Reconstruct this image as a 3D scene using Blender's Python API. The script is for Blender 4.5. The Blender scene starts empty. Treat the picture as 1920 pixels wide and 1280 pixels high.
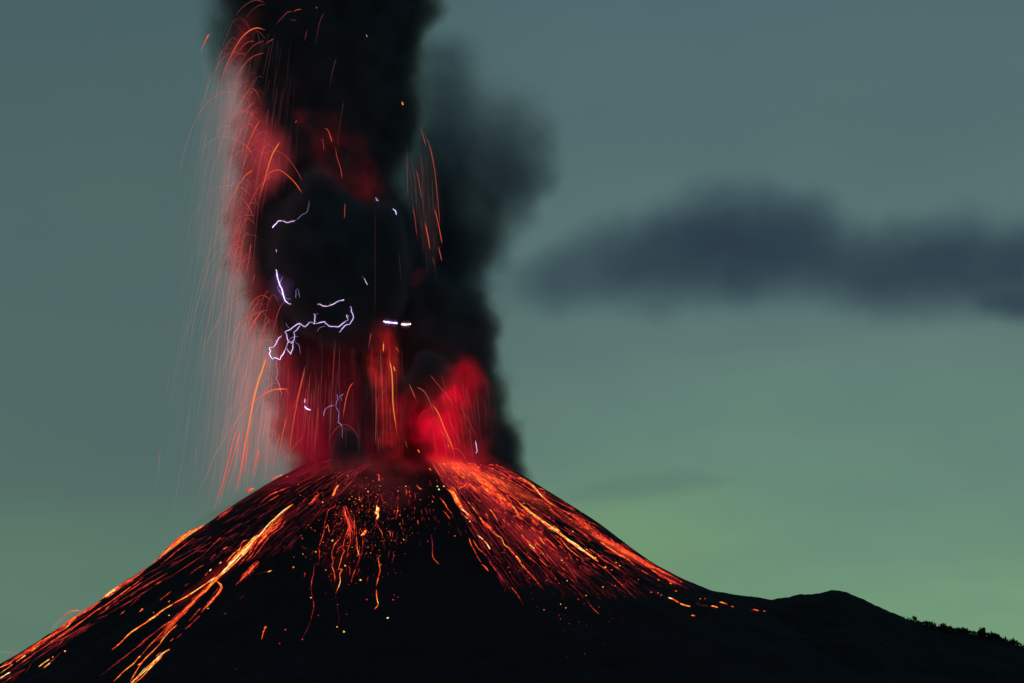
import bpy, math, random
import numpy as np
from mathutils import Vector, Matrix

random.seed(11)
rng = np.random.default_rng(11)
S = bpy.context.scene
COL = S.collection

# ------------------------------------------------------------------ camera
CAM_D, CAM_Z, PITCH, LENS = 4000.0, 10.0, math.radians(5.25), 150.0
cam = bpy.data.objects.new('camera', bpy.data.cameras.new('camera'))
COL.objects.link(cam)
cam.location = (0, -CAM_D, CAM_Z)
cam.rotation_euler = (math.pi / 2 + PITCH, 0, 0)
cam.data.lens = LENS
cam.data.sensor_width = 36.0
cam.data.clip_start = 1.0
cam.data.clip_end = 80000.0
S.camera = cam

# ------------------------------------------------------------------ render
S.view_settings.view_transform = 'Standard'
S.view_settings.look = 'None'
S.view_settings.exposure = 0.0
S.view_settings.gamma = 1.0
cy = S.cycles
cy.use_denoising = True
cy.max_bounces = 6
cy.diffuse_bounces = 1
cy.glossy_bounces = 1
cy.transparent_max_bounces = 48
cy.volume_bounces = 0
cy.volume_max_steps = 512
cy.volume_step_rate = 1.0
cy.use_adaptive_sampling = True
cy.adaptive_threshold = 0.02


def lin(r, g, b):
    f = lambda c: (c / 255.0 / 12.92) if c / 255.0 <= 0.04045 else ((c / 255.0 + 0.055) / 1.055) ** 2.4
    return (f(r), f(g), f(b), 1.0)


# ------------------------------------------------------------------ world: dusk sky with green airglow near the horizon
W = bpy.data.worlds.new('World')
S.world = W
W.use_nodes = True
nt = W.node_tree
nt.nodes.clear()


class NB:
    """small node-graph writer"""
    def __init__(s, tree): s.t = tree
    def new(s, typ, **kw):
        n = s.t.nodes.new(typ)
        for k, v in kw.items(): setattr(n, k, v)
        return n
    def put(s, sock, v):
        if hasattr(v, 'is_output'): s.t.links.new(v, sock)
        elif v is not None: sock.default_value = v
    def m(s, op, a, b=None, c=None, clamp=False):
        n = s.new('ShaderNodeMath', operation=op, use_clamp=clamp)
        for i, v in enumerate((a, b, c)): s.put(n.inputs[i], v)
        return n.outputs[0]
    def v(s, op, a, b=None, scale=None):
        n = s.new('ShaderNodeVectorMath', operation=op)
        s.put(n.inputs[0], a)
        if b is not None: s.put(n.inputs[1], b)
        if scale is not None: s.put(n.inputs['Scale'], scale)
        return n.outputs['Value'] if op in ('LENGTH', 'DOT_PRODUCT') else n.outputs[0]
    def sep(s, a):
        n = s.new('ShaderNodeSeparateXYZ'); s.put(n.inputs[0], a); return n.outputs
    def comb(s, x, y, z):
        n = s.new('ShaderNodeCombineXYZ')
        for i, v in enumerate((x, y, z)): s.put(n.inputs[i], v)
        return n.outputs[0]
    def noise(s, vec, scale, detail=2.0, rough=0.5, color=False):
        n = s.new('ShaderNodeTexNoise')
        s.put(n.inputs['Vector'], vec); n.inputs['Scale'].default_value = scale
        n.inputs['Detail'].default_value = detail; n.inputs['Roughness'].default_value = rough
        return n.outputs['Color' if color else 0]
    def rng(s, v, a, b, c=0.0, d=1.0, smooth=False):
        n = s.new('ShaderNodeMapRange', interpolation_type='SMOOTHSTEP' if smooth else 'LINEAR')
        s.put(n.inputs[0], v)
        for i, q in zip((1, 2, 3, 4), (a, b, c, d)): s.put(n.inputs[i], q)
        return n.outputs[0]
    def ramp(s, v, stops, interp='LINEAR'):
        n = s.new('ShaderNodeValToRGB'); r = n.color_ramp; r.interpolation = interp
        s.put(n.inputs[0], v)
        while len(r.elements) > 1: r.elements.remove(r.elements[-1])
        r.elements[0].position = stops[0][0]; r.elements[0].color = stops[0][1]
        for p, c in stops[1:]:
            e = r.elements.new(p); e.color = c
        return n.outputs[0]
    def mix(s, f, a, b, blend='MIX'):
        n = s.new('ShaderNodeMix', data_type='RGBA', blend_type=blend)
        s.put(n.inputs[0], f); s.put(n.inputs[6], a); s.put(n.inputs[7], b)
        return n.outputs[2]
    def curve(s, v, pts):
        n = s.new('ShaderNodeFloatCurve'); c = n.mapping.curves[0]
        while len(c.points) > 2: c.points.remove(c.points[-1])
        c.points[0].location = pts[0]; c.points[1].location = pts[-1]
        for p in pts[1:-1]: c.points.new(*p)
        n.mapping.update(); s.put(n.inputs['Value'], v)
        return n.outputs[0]


b = NB(nt)
tc = b.new('ShaderNodeTexCoord')
d = b.v('NORMALIZE', tc.outputs['Generated'])
dx, dy, dz = b.sep(d)[0:3]
el = b.rng(dz, 0.0, 0.20)
warp = b.noise(b.v('MULTIPLY', d, (7.0, 7.0, 28.0)), 1.0, 3.0, 0.5)
el2 = b.m('ADD', el, b.m('MULTIPLY', b.m('SUBTRACT', warp, 0.5), 0.32))
right = b.ramp(el2, [(0.0, lin(132, 172, 124)), (0.07, lin(120, 160, 120)), (0.17, lin(108, 146, 118)), (0.30, lin(99, 131, 117)),
                     (0.48, lin(90, 117, 113)), (0.68, lin(83, 109, 109)), (0.88, lin(77, 103, 108)), (1.0, lin(69, 96, 106))])
left = b.ramp(el2, [(0.0, lin(106, 140, 112)), (0.07, lin(98, 130, 108)), (0.17, lin(88, 118, 101)), (0.30, lin(83, 108, 99)),
                    (0.48, lin(79, 102, 99)), (0.68, lin(75, 98, 98)), (0.88, lin(71, 95, 98)), (1.0, lin(64, 88, 96))])
lr = b.rng(dx, -0.075, 0.035, smooth=True)
skyc = b.mix(lr, left, right)
# bright green patch of airglow behind the right shoulder of the cone
gx = b.m('DIVIDE', b.m('SUBTRACT', dx, 0.022), 0.034)
gz = b.m('DIVIDE', b.m('SUBTRACT', dz, 0.043), 0.014)
gr = b.m('ADD', b.m('POWER', gx, 2.0), b.m('POWER', gz, 2.0))
gl = b.m('POWER', 2.718, b.m('MULTIPLY', gr, -1.0))
gl = b.m('MULTIPLY', gl, b.rng(warp, 0.3, 0.62, 0.55, 1.0))
skyc = b.mix(b.m('MULTIPLY', gl, 0.68), skyc, lin(116, 154, 105))
# soft colour mottling
mot = b.noise(b.v('MULTIPLY', d, (9.0, 9.0, 22.0)), 1.3, 4.0, 0.55)
skyc = b.mix(b.rng(mot, 0.38, 0.68, 0.0, 0.22), skyc, lin(70, 90, 104))
# the rest of the dome overhead and the far land below
hi = b.rng(dz, 0.2, 0.9)
skyc = b.mix(hi, skyc, lin(40, 58, 72))
skyc = b.mix(b.rng(dz, 0.0, -0.02), skyc, lin(30, 42, 38))
bg = b.new('ShaderNodeBackground')
nt.links.new(skyc, bg.inputs[0])
bg.inputs[1].default_value = 1.07
out = b.new('ShaderNodeOutputWorld')
nt.links.new(bg.outputs[0], out.inputs[0])

# ------------------------------------------------------------------ helpers
CP, SP = math.cos(PITCH), math.sin(PITCH)
K = 36.0 / LENS / 1920.0


def ray(px, py):
    """direction of the sight line through a point of the 1920x1280 picture, y component = 1"""
    u = (np.asarray(px, float) - 960.0) * K
    v = (640.0 - np.asarray(py, float)) * K
    dy_ = CP - v * SP
    return u / dy_, (SP + v * CP) / dy_


def at(px, py, Y=0.0):
    a, c = ray(px, py)
    t = CAM_D + Y
    return Vector((float(a * t), Y, float(CAM_Z + c * t)))


def tag(o, label=None, cat=None, group=None, kind=None):
    if label: o['label'] = label
    if cat: o['category'] = cat
    if group: o['group'] = group
    if kind: o['kind'] = kind
    return o


def mesh_obj(name, verts, faces, mat, parent=None, smooth=True, attr=None, loc=None):
    me = bpy.data.meshes.new(name)
    verts = np.asarray(verts, np.float32)
    if isinstance(faces, np.ndarray):
        nf, k = faces.shape
        me.vertices.add(len(verts)); me.vertices.foreach_set('co', verts.ravel())
        me.loops.add(nf * k); me.loops.foreach_set('vertex_index', faces.astype(np.int32).ravel())
        me.polygons.add(nf); me.polygons.foreach_set('loop_start', np.arange(0, nf * k, k, dtype=np.int32))
        me.polygons.foreach_set('loop_total', np.full(nf, k, np.int32))
        me.update(calc_edges=True)
    else:
        me.from_pydata([tuple(map(float, v)) for v in verts], [], faces)
    if smooth: me.polygons.foreach_set('use_smooth', np.ones(len(me.polygons), bool))
    if attr is not None:
        a = me.attributes.new('lava_temp', 'FLOAT', 'POINT'); a.data.foreach_set('value', np.asarray(attr, np.float32))
    me.materials.append(mat)
    o = bpy.data.objects.new(name, me); COL.objects.link(o)
    if loc is not None: o.location = loc
    if parent is not None: o.parent = parent
    return o


def mat(name):
    m = bpy.data.materials.new(name); m.use_nodes = True; m.node_tree.nodes.clear()
    n = NB(m.node_tree); o = n.new('ShaderNodeOutputMaterial')
    return m, n, o


def interp_smooth(xs, ys):
    xs = np.asarray(xs, float); ys = np.asarray(ys, float)
    dd = np.gradient(ys, xs)
    def f(x):
        x = np.clip(x, xs[0], xs[-1]); i = np.clip(np.searchsorted(xs, x) - 1, 0, len(xs) - 2)
        h = xs[i + 1] - xs[i]; t = (x - xs[i]) / h
        return ((2 * t**3 - 3 * t**2 + 1) * ys[i] + (t**3 - 2 * t**2 + t) * h * dd[i]
                + (-2 * t**3 + 3 * t**2) * ys[i + 1] + (t**3 - t**2) * h * dd[i + 1])
    return f


# ------------------------------------------------------------------ the volcano: a height field round the crater axis
AX = at(765, 860, 0).x
GROUND_Z = -12.0
LEFT = [(0.0, 264.39), (20.0, 264.39), (40.0, 268.97), (55.0, 275.28), (70.0, 275.03), (90.0, 265.72), (110.0, 254.81), (140.0, 237.58), (170.0, 217.35), (200.0, 196.17), (230.0, 173.41), (260.0, 150.66), (290.0, 131.01), (320.0, 110.69), (350.0, 90.74), (385.0, 69.94), (420.0, 52.44), (470.0, 27.44), (530.0, -2.56), (600.0, -14.0), (700.0, -14.0), (800.0, -14.0)]
RIGHT = [(0.0, 264.39), (20.0, 264.39), (40.0, 266.62), (55.0, 268.21), (70.0, 266.92), (90.0, 260.88), (110.0, 249.77), (140.0, 231.26), (170.0, 211.65), (200.0, 189.82), (230.0, 167.68), (260.0, 151.32), (290.0, 140.73), (320.0, 135.68), (350.0, 130.44), (385.0, 118.89), (420.0, 107.34), (470.0, 90.84), (530.0, 71.04), (600.0, 47.94), (700.0, 14.94), (800.0, -14.0)]
PL = interp_smooth(*zip(*LEFT))
PR = interp_smooth(*zip(*RIGHT))
_ph = rng.uniform(0, 6.28, 40)


def gully(th, r):
    n = (np.sin(th * 23 + _ph[0] + 0.012 * r) * 0.5 + np.sin(th * 41 + _ph[1] - 0.02 * r + np.sin(th * 9 + _ph[2])) * 0.35
         + np.sin(th * 77 + _ph[3] + 0.05 * r) * 0.2 + np.sin(th * 131 + _ph[4] + 0.09 * r) * 0.12)
    lump = np.sin(r * 0.11 + 3 * np.sin(th * 5 + _ph[5])) * np.sin(th * 17 + _ph[6] + r * 0.03) * 0.35
    fine = np.sin(r * 0.43 + 4 * np.sin(th * 29 + _ph[7])) * np.sin(th * 190 + _ph[8]) * 0.14
    return (n + lump + fine) * np.clip(r / 160.0, 0.15, 1.6)


def height(x, y):
    dx_, dy_ = x - AX, y
    r = np.hypot(dx_, dy_); th = np.arctan2(dy_, dx_)
    w = 0.5 + 0.5 * np.cos(th); w = w * w * (3 - 2 * w)
    z = PL(r) * (1 - w) + PR(r) * w
    front = np.clip(-np.sin(th), 0, 1)
    z = z - 9.0 * front * np.exp(-((r - 55) / 60.0) ** 2)          # breached lower front rim
    z = z - 40.0 * np.exp(-(r / 38.0) ** 4)                        # crater bowl
    return z + gully(th, r)


def hit(px, py, lift=0.0):
    """world points where sight lines through the picture points meet the cone (nearest hit)"""
    px = np.atleast_1d(np.asarray(px, float)); py = np.atleast_1d(np.asarray(py, float))
    a, c = ray(px, py)
    ys = np.arange(-620.0, 200.0, 5.0)
    T = CAM_D + ys[None, :]
    above = (CAM_Z + c[:, None] * T) - height(a[:, None] * T, np.broadcast_to(ys[None, :], (len(px), len(ys))))
    neg = above <= 0
    first = np.where(neg.any(1), neg.argmax(1), above.argmin(1))
    lo = ys[np.maximum(first - 1, 0)].copy(); hi_ = ys[first].copy()
    ok = neg.any(1)
    for _ in range(12):
        mid = 0.5 * (lo + hi_); t = CAM_D + mid
        s = (CAM_Z + c * t) - height(a * t, mid) <= 0
        hi_ = np.where(s, mid, hi_); lo = np.where(s, lo, mid)
    yy = np.where(ok, lo, ys[first]); t = CAM_D + yy
    X, Z = a * t, CAM_Z + c * t
    return np.stack([X, yy, np.where(ok, height(X, yy), Z) + lift], 1), ok

# ------------------------------------------------------------------ rock and soil
def rock_mat(name, c0, c1, sc):
    m, n, o = mat(name)
    t = n.new('ShaderNodeTexCoord').outputs['Object']
    a = n.noise(t, sc, 6.0, 0.6)
    s = n.noise(t, sc * 9, 4.0, 0.6)
    c = n.ramp(n.m('ADD', n.m('MULTIPLY', a, 0.7), n.m('MULTIPLY', s, 0.3)), [(0.3, c0), (0.7, c1)])
    bs = n.new('ShaderNodeBsdfPrincipled'); n.put(bs.inputs['Base Color'], c)
    bs.inputs['Roughness'].default_value = 0.95; bs.inputs['Specular IOR Level'].default_value = 0.15
    bm_ = n.new('ShaderNodeBump'); bm_.inputs['Strength'].default_value = 0.6; bm_.inputs['Distance'].default_value = 3.0
    n.put(bm_.inputs['Height'], s); n.put(bs.inputs['Normal'], bm_.outputs[0])
    n.put(o.inputs[0], bs.outputs[0])
    return m


M_ROCK = rock_mat('volcanic_rock', (0.014, 0.015, 0.018, 1), (0.03, 0.03, 0.034, 1), 0.02)
M_SOIL = rock_mat('dark_soil', (0.012, 0.016, 0.016, 1), (0.028, 0.034, 0.032, 1), 0.03)

NR_, NT_ = 300, 900
rr = np.concatenate([np.linspace(0, 60, 40), np.linspace(60, 820, NR_ - 40 + 1)[1:]])
tt = np.linspace(0, 2 * np.pi, NT_, endpoint=False)
R2, T2 = np.meshgrid(rr, tt, indexing='ij')
X2, Y2 = AX + R2 * np.cos(T2), R2 * np.sin(T2)
Z2 = height(X2, Y2)
vv = np.stack([X2 - AX, Y2, Z2], -1).reshape(-1, 3)
i, j = np.meshgrid(np.arange(NR_ - 1), np.arange(NT_), indexing='ij')
j2 = (j + 1) % NT_
ff = np.stack([i * NT_ + j, (i + 1) * NT_ + j, (i + 1) * NT_ + j2, i * NT_ + j2], -1).reshape(-1, 4)
volc = mesh_obj('volcano_cone', vv, ff, M_ROCK, loc=(AX, 0, 0))
tag(volc, 'steep dark volcano cone with lava running down its flanks', 'volcano', kind='structure')

# ground sheet out to the horizon (one sheet, below the camera)
gr_ = np.concatenate([[0.0], np.geomspace(200, 40000, 40)])
gt_ = np.linspace(0, 2 * np.pi, 96, endpoint=False)
GR, GT = np.meshgrid(gr_, gt_, indexing='ij')
gv = np.stack([GR * np.cos(GT), GR * np.sin(GT), np.full_like(GR, GROUND_Z) + np.sin(GR * 0.01 + GT * 5) * 0.8], -1).reshape(-1, 3)
i, j = np.meshgrid(np.arange(len(gr_) - 1), np.arange(96), indexing='ij')
gf = np.stack([i * 96 + j, (i + 1) * 96 + j, (i + 1) * 96 + (j + 1) % 96, i * 96 + (j + 1) % 96], -1).reshape(-1, 4)
g = mesh_obj('ground', gv, gf, M_SOIL)
tag(g, kind='structure')

# wooded shoulder hill to the right of the cone
HY = -150.0
HS = [(1280, 1215), (1340, 1176), (1380, 1150), (1420, 1130), (1455, 1121), (1475, 1119), (1500, 1113), (1530, 1112), (1545, 1109), (1565, 1105), (1580, 1107), (1600, 1115),
      (1640, 1133), (1680, 1151), (1700, 1159), (1740, 1172), (1800, 1184), (1850, 1192), (1900, 1206), (1960, 1222), (2040, 1240), (2160, 1270), (2300, 1310)]
hxs = [at(p, q, HY).x for p, q in HS]; hzs = [at(p, q, HY).z for p, q in HS]
HC = interp_smooth(hxs, hzs)


def hill_z(x, y):
    c = HC(x)
    dd = np.abs(y - HY)
    q = (np.sqrt(dd * dd + 400.0) - 20.0)
    n = (np.sin(x * 0.05 + y * 0.02) + np.sin(x * 0.021 - y * 0.045) * 1.2 + np.sin(x * 0.13 + y * 0.17) * 0.4) * np.clip(dd / 60.0, 0, 1.5)
    tiny = 0.35 * np.sin(x * 0.31 + 1.0) * np.sin(x * 0.113) + 0.15 * np.sin(x * 0.9)
    return c - 0.36 * q + n + tiny


hx = np.linspace(hxs[0], hxs[-1], 420); hy = np.linspace(HY - 420, HY + 330, 190)
HX, HYY = np.meshgrid(hx, hy, indexing='ij')
HZ = np.maximum(hill_z(HX, HYY), GROUND_Z - 2)
hv = np.stack([HX, HYY, HZ], -1).reshape(-1, 3)
i, j = np.meshgrid(np.arange(len(hx) - 1), np.arange(len(hy) - 1), indexing='ij')
n_ = len(hy)
hf = np.stack([i * n_ + j, (i + 1) * n_ + j, (i + 1) * n_ + j + 1, i * n_ + j + 1], -1).reshape(-1, 4)
hill = mesh_obj('hill', hv, hf, M_SOIL)
tag(hill, kind='structure')

# ------------------------------------------------------------------ trees along the ridge of the hill
def leaf_mat(name, c0, c1):
    m, n, o = mat(name)
    t = n.new('ShaderNodeTexCoord').outputs['Object']
    c = n.ramp(n.noise(t, 0.9, 4.0), [(0.3, c0), (0.7, c1)])
    bs = n.new('ShaderNodeBsdfPrincipled'); n.put(bs.inputs['Base Color'], c)
    bs.inputs['Roughness'].default_value = 0.8; bs.inputs['Specular IOR Level'].default_value = 0.2
    n.put(o.inputs[0], bs.outputs[0]); return m


M_LEAF = leaf_mat('tree_foliage', (0.016, 0.028, 0.018, 1), (0.04, 0.06, 0.035, 1))
M_BARK = leaf_mat('tree_bark', (0.03, 0.025, 0.02, 1), (0.06, 0.05, 0.04, 1))


def tree_meshes(kind, seed):
    r = random.Random(seed)
    h = 1.0                                   # unit height, scaled on placing
    V, F = [], []
    def ring_tube(p0, p1, r0, r1, k=6):
        b0 = len(V); d_ = (Vector(p1) - Vector(p0)).normalized()
        a = d_.orthogonal().normalized(); c = d_.cross(a)
        for p, q in ((p0, r0), (p1, r1)):
            for s in range(k):
                an = 2 * math.pi * s / k
                V.append(Vector(p) + (a * math.cos(an) + c * math.sin(an)) * q)
        for s in range(k): F.append((b0 + s, b0 + (s + 1) % k, b0 + k + (s + 1) % k, b0 + k + s))
    top = 0.95 if kind == 'spire' else 0.7
    ring_tube((0, 0, -0.08), (0.01, 0, top * 0.5), 0.035, 0.022)
    ring_tube((0.01, 0, top * 0.5), (0, 0.01, top), 0.022, 0.006)
    for q in range(7):
        z = r.uniform(0.25, top * 0.85); an = r.uniform(0, 6.28); l = r.uniform(0.1, 0.22)
        ring_tube((0, 0, z), (math.cos(an) * l, math.sin(an) * l, z + l * 0.6), 0.012, 0.004, 4)
    trunk = (V, F)
    V, F = [], []
    N = 1100
    lobes = [(r.uniform(-0.16, 0.16), r.uniform(-0.16, 0.16), r.uniform(0.3, 0.85), r.uniform(0.12, 0.24)) for _ in range(11)]
    for q in range(N):
        if kind == 'spire':
            z = 0.04 + 0.96 * (1 - math.sqrt(r.random())) ; lim = 0.27 * (1 - z) ** 0.8 * (0.65 + 0.35 * math.sin(z * 38 + seed)) + 0.01
            an = r.uniform(0, 6.28); q_ = lim * math.sqrt(r.random()); c = Vector((q_ * math.cos(an), q_ * math.sin(an), z))
        else:
            lx, ly, lz, lr_ = r.choice(lobes)
            dv = Vector((r.gauss(0, 1), r.gauss(0, 1), r.gauss(0, 1))).normalized() * lr_ * (r.random() ** 0.4)
            c = Vector((lx, ly, lz)) + dv
        s = r.uniform(0.02, 0.045)
        a = Vector((r.gauss(0, 1), r.gauss(0, 1), r.gauss(0, 1))).normalized(); e = a.orthogonal().normalized()
        b0 = len(V)
        V += [c + a * s, c + e * s * 0.6, c - a * s, c - e * s * 0.6]
        F.append((b0, b0 + 1, b0 + 2, b0 + 3))
    return trunk, (V, F)


PROTO = []
for q, kind in enumerate(('spire', 'spire', 'round', 'round', 'round')):
    (tv, tf), (cv, cf) = tree_meshes(kind, 5 + q)
    nm = 'conifer_tree' if kind == 'spire' else 'broadleaf_tree'
    root = bpy.data.objects.new(nm, None); COL.objects.link(root)
    tr_ = mesh_obj('trunk', tv, tf, M_BARK, root, False)
    cr_ = mesh_obj('crown', cv, cf, M_LEAF, root, False)
    PROTO.append((root, tr_, cr_, kind))
used = set()


def place_tree(k, px, Y, hpx, label, group):
    root, tr_, cr_, kind = PROTO[k]
    if k in used:
        nr = root.copy(); COL.objects.link(nr)
        for c in (tr_, cr_):
            cc = c.copy(); COL.objects.link(cc); cc.parent = nr
    else:
        nr = root; used.add(k)
    x = at(px, 1170, Y).x
    nr.location = (x, Y, float(hill_z(np.array(x), np.array(Y))))
    hh = hpx * 0.5
    wd = random.uniform(1.0, 1.6)
    nr.scale = (hh * wd, hh * wd, hh); nr.rotation_euler = (0, 0, random.uniform(0, 6.28))
    tag(nr, label, 'tree', group)


SPECIAL = [(1695, 1, 5, 0, 'tiny conifer, first tree on the bare slope of the right hill'),
           (1702, 0, 7, 0, 'small pointed conifer, second tree down the bare slope'),
           (1713, 2, 15, 1, 'broad square-topped tree standing alone above the upper end of the ridge'),
           (1717, 3, 13, 1, 'bushy tree touching the right side of the square-topped tree'),
           (1737, 0, 12, 0, 'slim conifer with a sharp tip on the upper ridge'),
           (1748, 1, 14, 0, 'tall spiky conifer before the first dip of the ridge'),
           (1752, 0, 13, 0, 'thin sparse conifer beside the tall spiky one'),
           (1768, 3, 16, 1, 'round tree just right of the first dip in the treeline'),
           (1773, 1, 17, 0, 'pointed tree topping the clump right of the first dip'),
           (1814, 0, 14, 0, 'thin conifer sticking up at the right end of the flat-topped clump'),
           (1842, 4, 22, 1, 'tallest leaning leafy tree right of the second dip'),
           (1859, 1, 18, 0, 'feathery conifer right of the tallest leafy tree'),
           (1885, 0, 15, 0, 'narrow pointed conifer low on the ridge'),
           (1900, 1, 17, 0, 'sharp lone spire near the right edge of the photo')]
for px, k, h, _, lab in SPECIAL:
    place_tree(k, px, HY + random.uniform(-6, 2), h * 0.72, lab, 'trees along the ridge of the right hill')
prof = [(1690, 0), (1706, 5), (1722, 8), (1745, 11), (1755, 9), (1757, 6), (1765, 12), (1776, 11), (1782, 12), (1800, 13), (1815, 11), (1827, 9), (1832, 6),
        (1838, 16), (1850, 14), (1870, 14), (1880, 8), (1893, 10), (1905, 12), (1914, 7), (1925, 10), (1990, 12)]
pxs = np.array([p for p, _ in prof], float); phs = np.array([h for _, h in prof], float)
for q in range(270):
    px = 1702 + (1985 - 1702) * (q + rng.uniform(-0.5, 0.5)) / 270.0
    h = float(np.interp(px, pxs, phs)) * rng.uniform(0.5, 0.85)
    if h < 3: continue
    k = int(rng.choice([0, 1, 2, 3, 4], p=[0.16, 0.14, 0.25, 0.25, 0.2]))
    con = PROTO[k][3] == 'spire'
    yy = HY + float(rng.uniform(-22, 12))
    place_tree(k, px, yy, h, 'dark pointed conifer in the dense treeline of the right hill' if con else 'dark leafy tree in the dense treeline of the right hill',
               'conifers massed along the right ridge' if con else 'leafy trees massed along the right ridge')

# ------------------------------------------------------------------ smoke, ash and painted glow: closed hulls filled with uneven smoke and emission
def smoke(name, rows, cy_, depth, sigma=0.0, albedo=(0.1, 0.1, 0.1), emis=(0, 0, 0), es=0.0, edge=0.35, wf=0.02, wa=18.0,
          fine=0.0, ff_=0.08, streak=0.0, sscale=(0.25, 0.25, 0.012), fade=None, step=0.2, hull=1.0, frame=None, abs_col=(0, 0, 0),
          label=None, cat=None, group=None, kind=None, parent=None, horiz=False, puff=0.0, pf=0.03, seed=0.0, rows_world=None, gap=0.0, cap=True):
    """rows: (py, centre px, half-width px) from top to bottom; the hull is a body of round section (depth = its depth/width ratio).
    horiz: rows are (px, centre py, half-height px) and the body lies along x."""
    if rows_world is not None: tab = rows_world
    else:
        tab = []
        for p, c, h in rows:
            if horiz:
                a = at(p, c, cy_); e = at(p, c - h, cy_); tab.append((a.x, a.z, e.z - a.z))
            else:
                a = at(c, p, cy_); e = at(c + h, p, cy_); tab.append((a.z, a.x, e.x - a.x))
    tab.sort()
    t0, t1 = tab[0][0], tab[-1][0]
    cmin = min(c for _, c, _ in tab); cmax = max(c for _, c, _ in tab) + 1e-3; rmax = max(r for _, _, r in tab)
    org = Vector((0.5 * (t0 + t1), cy_, 0.5 * (cmin + cmax))) if horiz else Vector((0.5 * (cmin + cmax), cy_, 0.5 * (t0 + t1)))
    if rows_world is not None: org = Vector((0, 0, 0))
    oc = 0.5 * (cmin + cmax) if rows_world is None else 0.0; ot = 0.5 * (t0 + t1) if rows_world is None else 0.0
    m, n, o = mat(name + '_matter')
    P = n.new('ShaderNodeTexCoord').outputs['Object']
    Ps = n.v('ADD', P, (seed * 37.1, seed * 11.3, seed * 23.7)) if seed else P
    w = n.noise(Ps, wf, 2.0, 0.55, color=True)
    w = n.v('SUBTRACT', w, (0.5, 0.5, 0.5))
    Q = n.v('ADD', P, n.v('SCALE', w, scale=wa * 2.0))
    x, y, z = n.sep(Q)[0:3]
    if horiz: tx, cx = x, z
    else: tx, cx = z, x
    t = n.rng(tx, t0 - ot, t1 - ot)
    pts = [((a - t0) / (t1 - t0), (c - cmin) / (cmax - cmin)) for a, c, _ in tab]
    rts = [((a - t0) / (t1 - t0), r / rmax) for a, _, r in tab]
    cc = n.m('MULTIPLY_ADD', n.curve(t, pts), cmax - cmin, cmin - oc)
    rc = n.m('MAXIMUM', n.m('MULTIPLY', n.curve(t, rts), rmax), 0.5)
    u = n.m('DIVIDE', n.m('SUBTRACT', cx, cc), rc)
    v = n.m('DIVIDE', y, n.m('MULTIPLY', rc, depth))
    rho = n.m('SQRT', n.m('ADD', n.m('MULTIPLY', u, u), n.m('MULTIPLY', v, v)))
    if puff:
        vo = n.new('ShaderNodeTexVoronoi', feature='F1'); n.put(vo.inputs['Vector'], Q)
        vo.inputs['Scale'].default_value = pf
        rho = n.m('ADD', rho, n.m('MULTIPLY', n.m('SUBTRACT', vo.outputs['Distance'], 0.45), puff))
    if fine:
        rho = n.m('ADD', rho, n.m('MULTIPLY', n.m('SUBTRACT', n.noise(Ps, ff_, 2.0, 0.6), 0.5), fine))
    f = n.rng(rho, 1.0, 1.0 - edge, 0.0, 1.0, smooth=True)
    x0_, y0_, z0_ = n.sep(P)[0:3]
    tr = n.rng(x0_ if horiz else z0_, t0 - ot, t1 - ot)
    endf = n.m('MULTIPLY', n.rng(tr, 0.0, 0.14, smooth=True), n.rng(tr, 1.0, 0.86, smooth=True))
    if not cap: endf = n.m('MULTIPLY', n.rng(t, 0.0, 0.02, smooth=True), n.rng(t, 1.0, 0.98, smooth=True))
    f = n.m('MULTIPLY', f, endf)
    if fade: f = n.m('MULTIPLY', f, n.curve(t, fade))
    if gap: f = n.m('MULTIPLY', f, n.rng(n.noise(Ps, gap, 3.0, 0.55), 0.38, 0.62, 0.12, 1.0, smooth=True))
    if streak:
        s = n.noise(n.v('MULTIPLY', Q, sscale), 1.0, 2.0, 0.65)
        f = n.m('MULTIPLY', f, n.m('MULTIPLY_ADD', n.rng(s, 0.36, 0.68), streak, 1.0 - streak))
    last = None
    if sigma > 0:
        sg = n.m('MULTIPLY', f, sigma)
        ab = n.new('ShaderNodeVolumeAbsorption'); ab.inputs[0].default_value = (*abs_col, 1); n.put(ab.inputs[1], sg)
        sc = n.new('ShaderNodeVolumeScatter'); sc.inputs[0].default_value = (*albedo, 1); n.put(sc.inputs[1], sg)
        a = n.new('ShaderNodeAddShader'); n.put(a.inputs[0], ab.outputs[0]); n.put(a.inputs[1], sc.outputs[0]); last = a.outputs[0]
    if es > 0:
        em = n.new('ShaderNodeEmission'); em.inputs[0].default_value = (*emis, 1); n.put(em.inputs[1], n.m('MULTIPLY', f, es))
        if last is None: last = em.outputs[0]
        else:
            a = n.new('ShaderNodeAddShader'); n.put(a.inputs[0], last); n.put(a.inputs[1], em.outputs[0]); last = a.outputs[0]
    n.put(o.inputs[1], last)
    m.cycles.volume_step_rate = step * 1.6
    m.cycles.volume_sampling = 'DISTANCE'
    m.cycles.emission_sampling = 'NONE'
    # hull mesh with a lumpy skin
    nt_, na = 60, 48
    T = np.linspace(t0 + (t1 - t0) * 0.0, t1, nt_)
    ta = np.array(tab)
    C = np.interp(T, ta[:, 0], ta[:, 1]); Rr = np.interp(T, ta[:, 0], ta[:, 2])
    A = np.linspace(0, 2 * np.pi, na, endpoint=False)
    TT, AA = np.meshgrid(T, A, indexing='ij')
    lump = 1 + 0.04 * np.sin(AA * 5 + TT * 0.05 + seed) + 0.03 * np.sin(AA * 9 - TT * 0.11)
    rad = (Rr[:, None] * hull + wa * 0.45) * lump
    U = C[:, None] + rad * np.cos(AA); Vy = rad * depth * np.sin(AA)
    if horiz: vs = np.stack([TT - ot, Vy, U - oc], -1)
    else: vs = np.stack([U - oc, Vy, TT - ot], -1)
    vs = vs.reshape(-1, 3)
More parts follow.
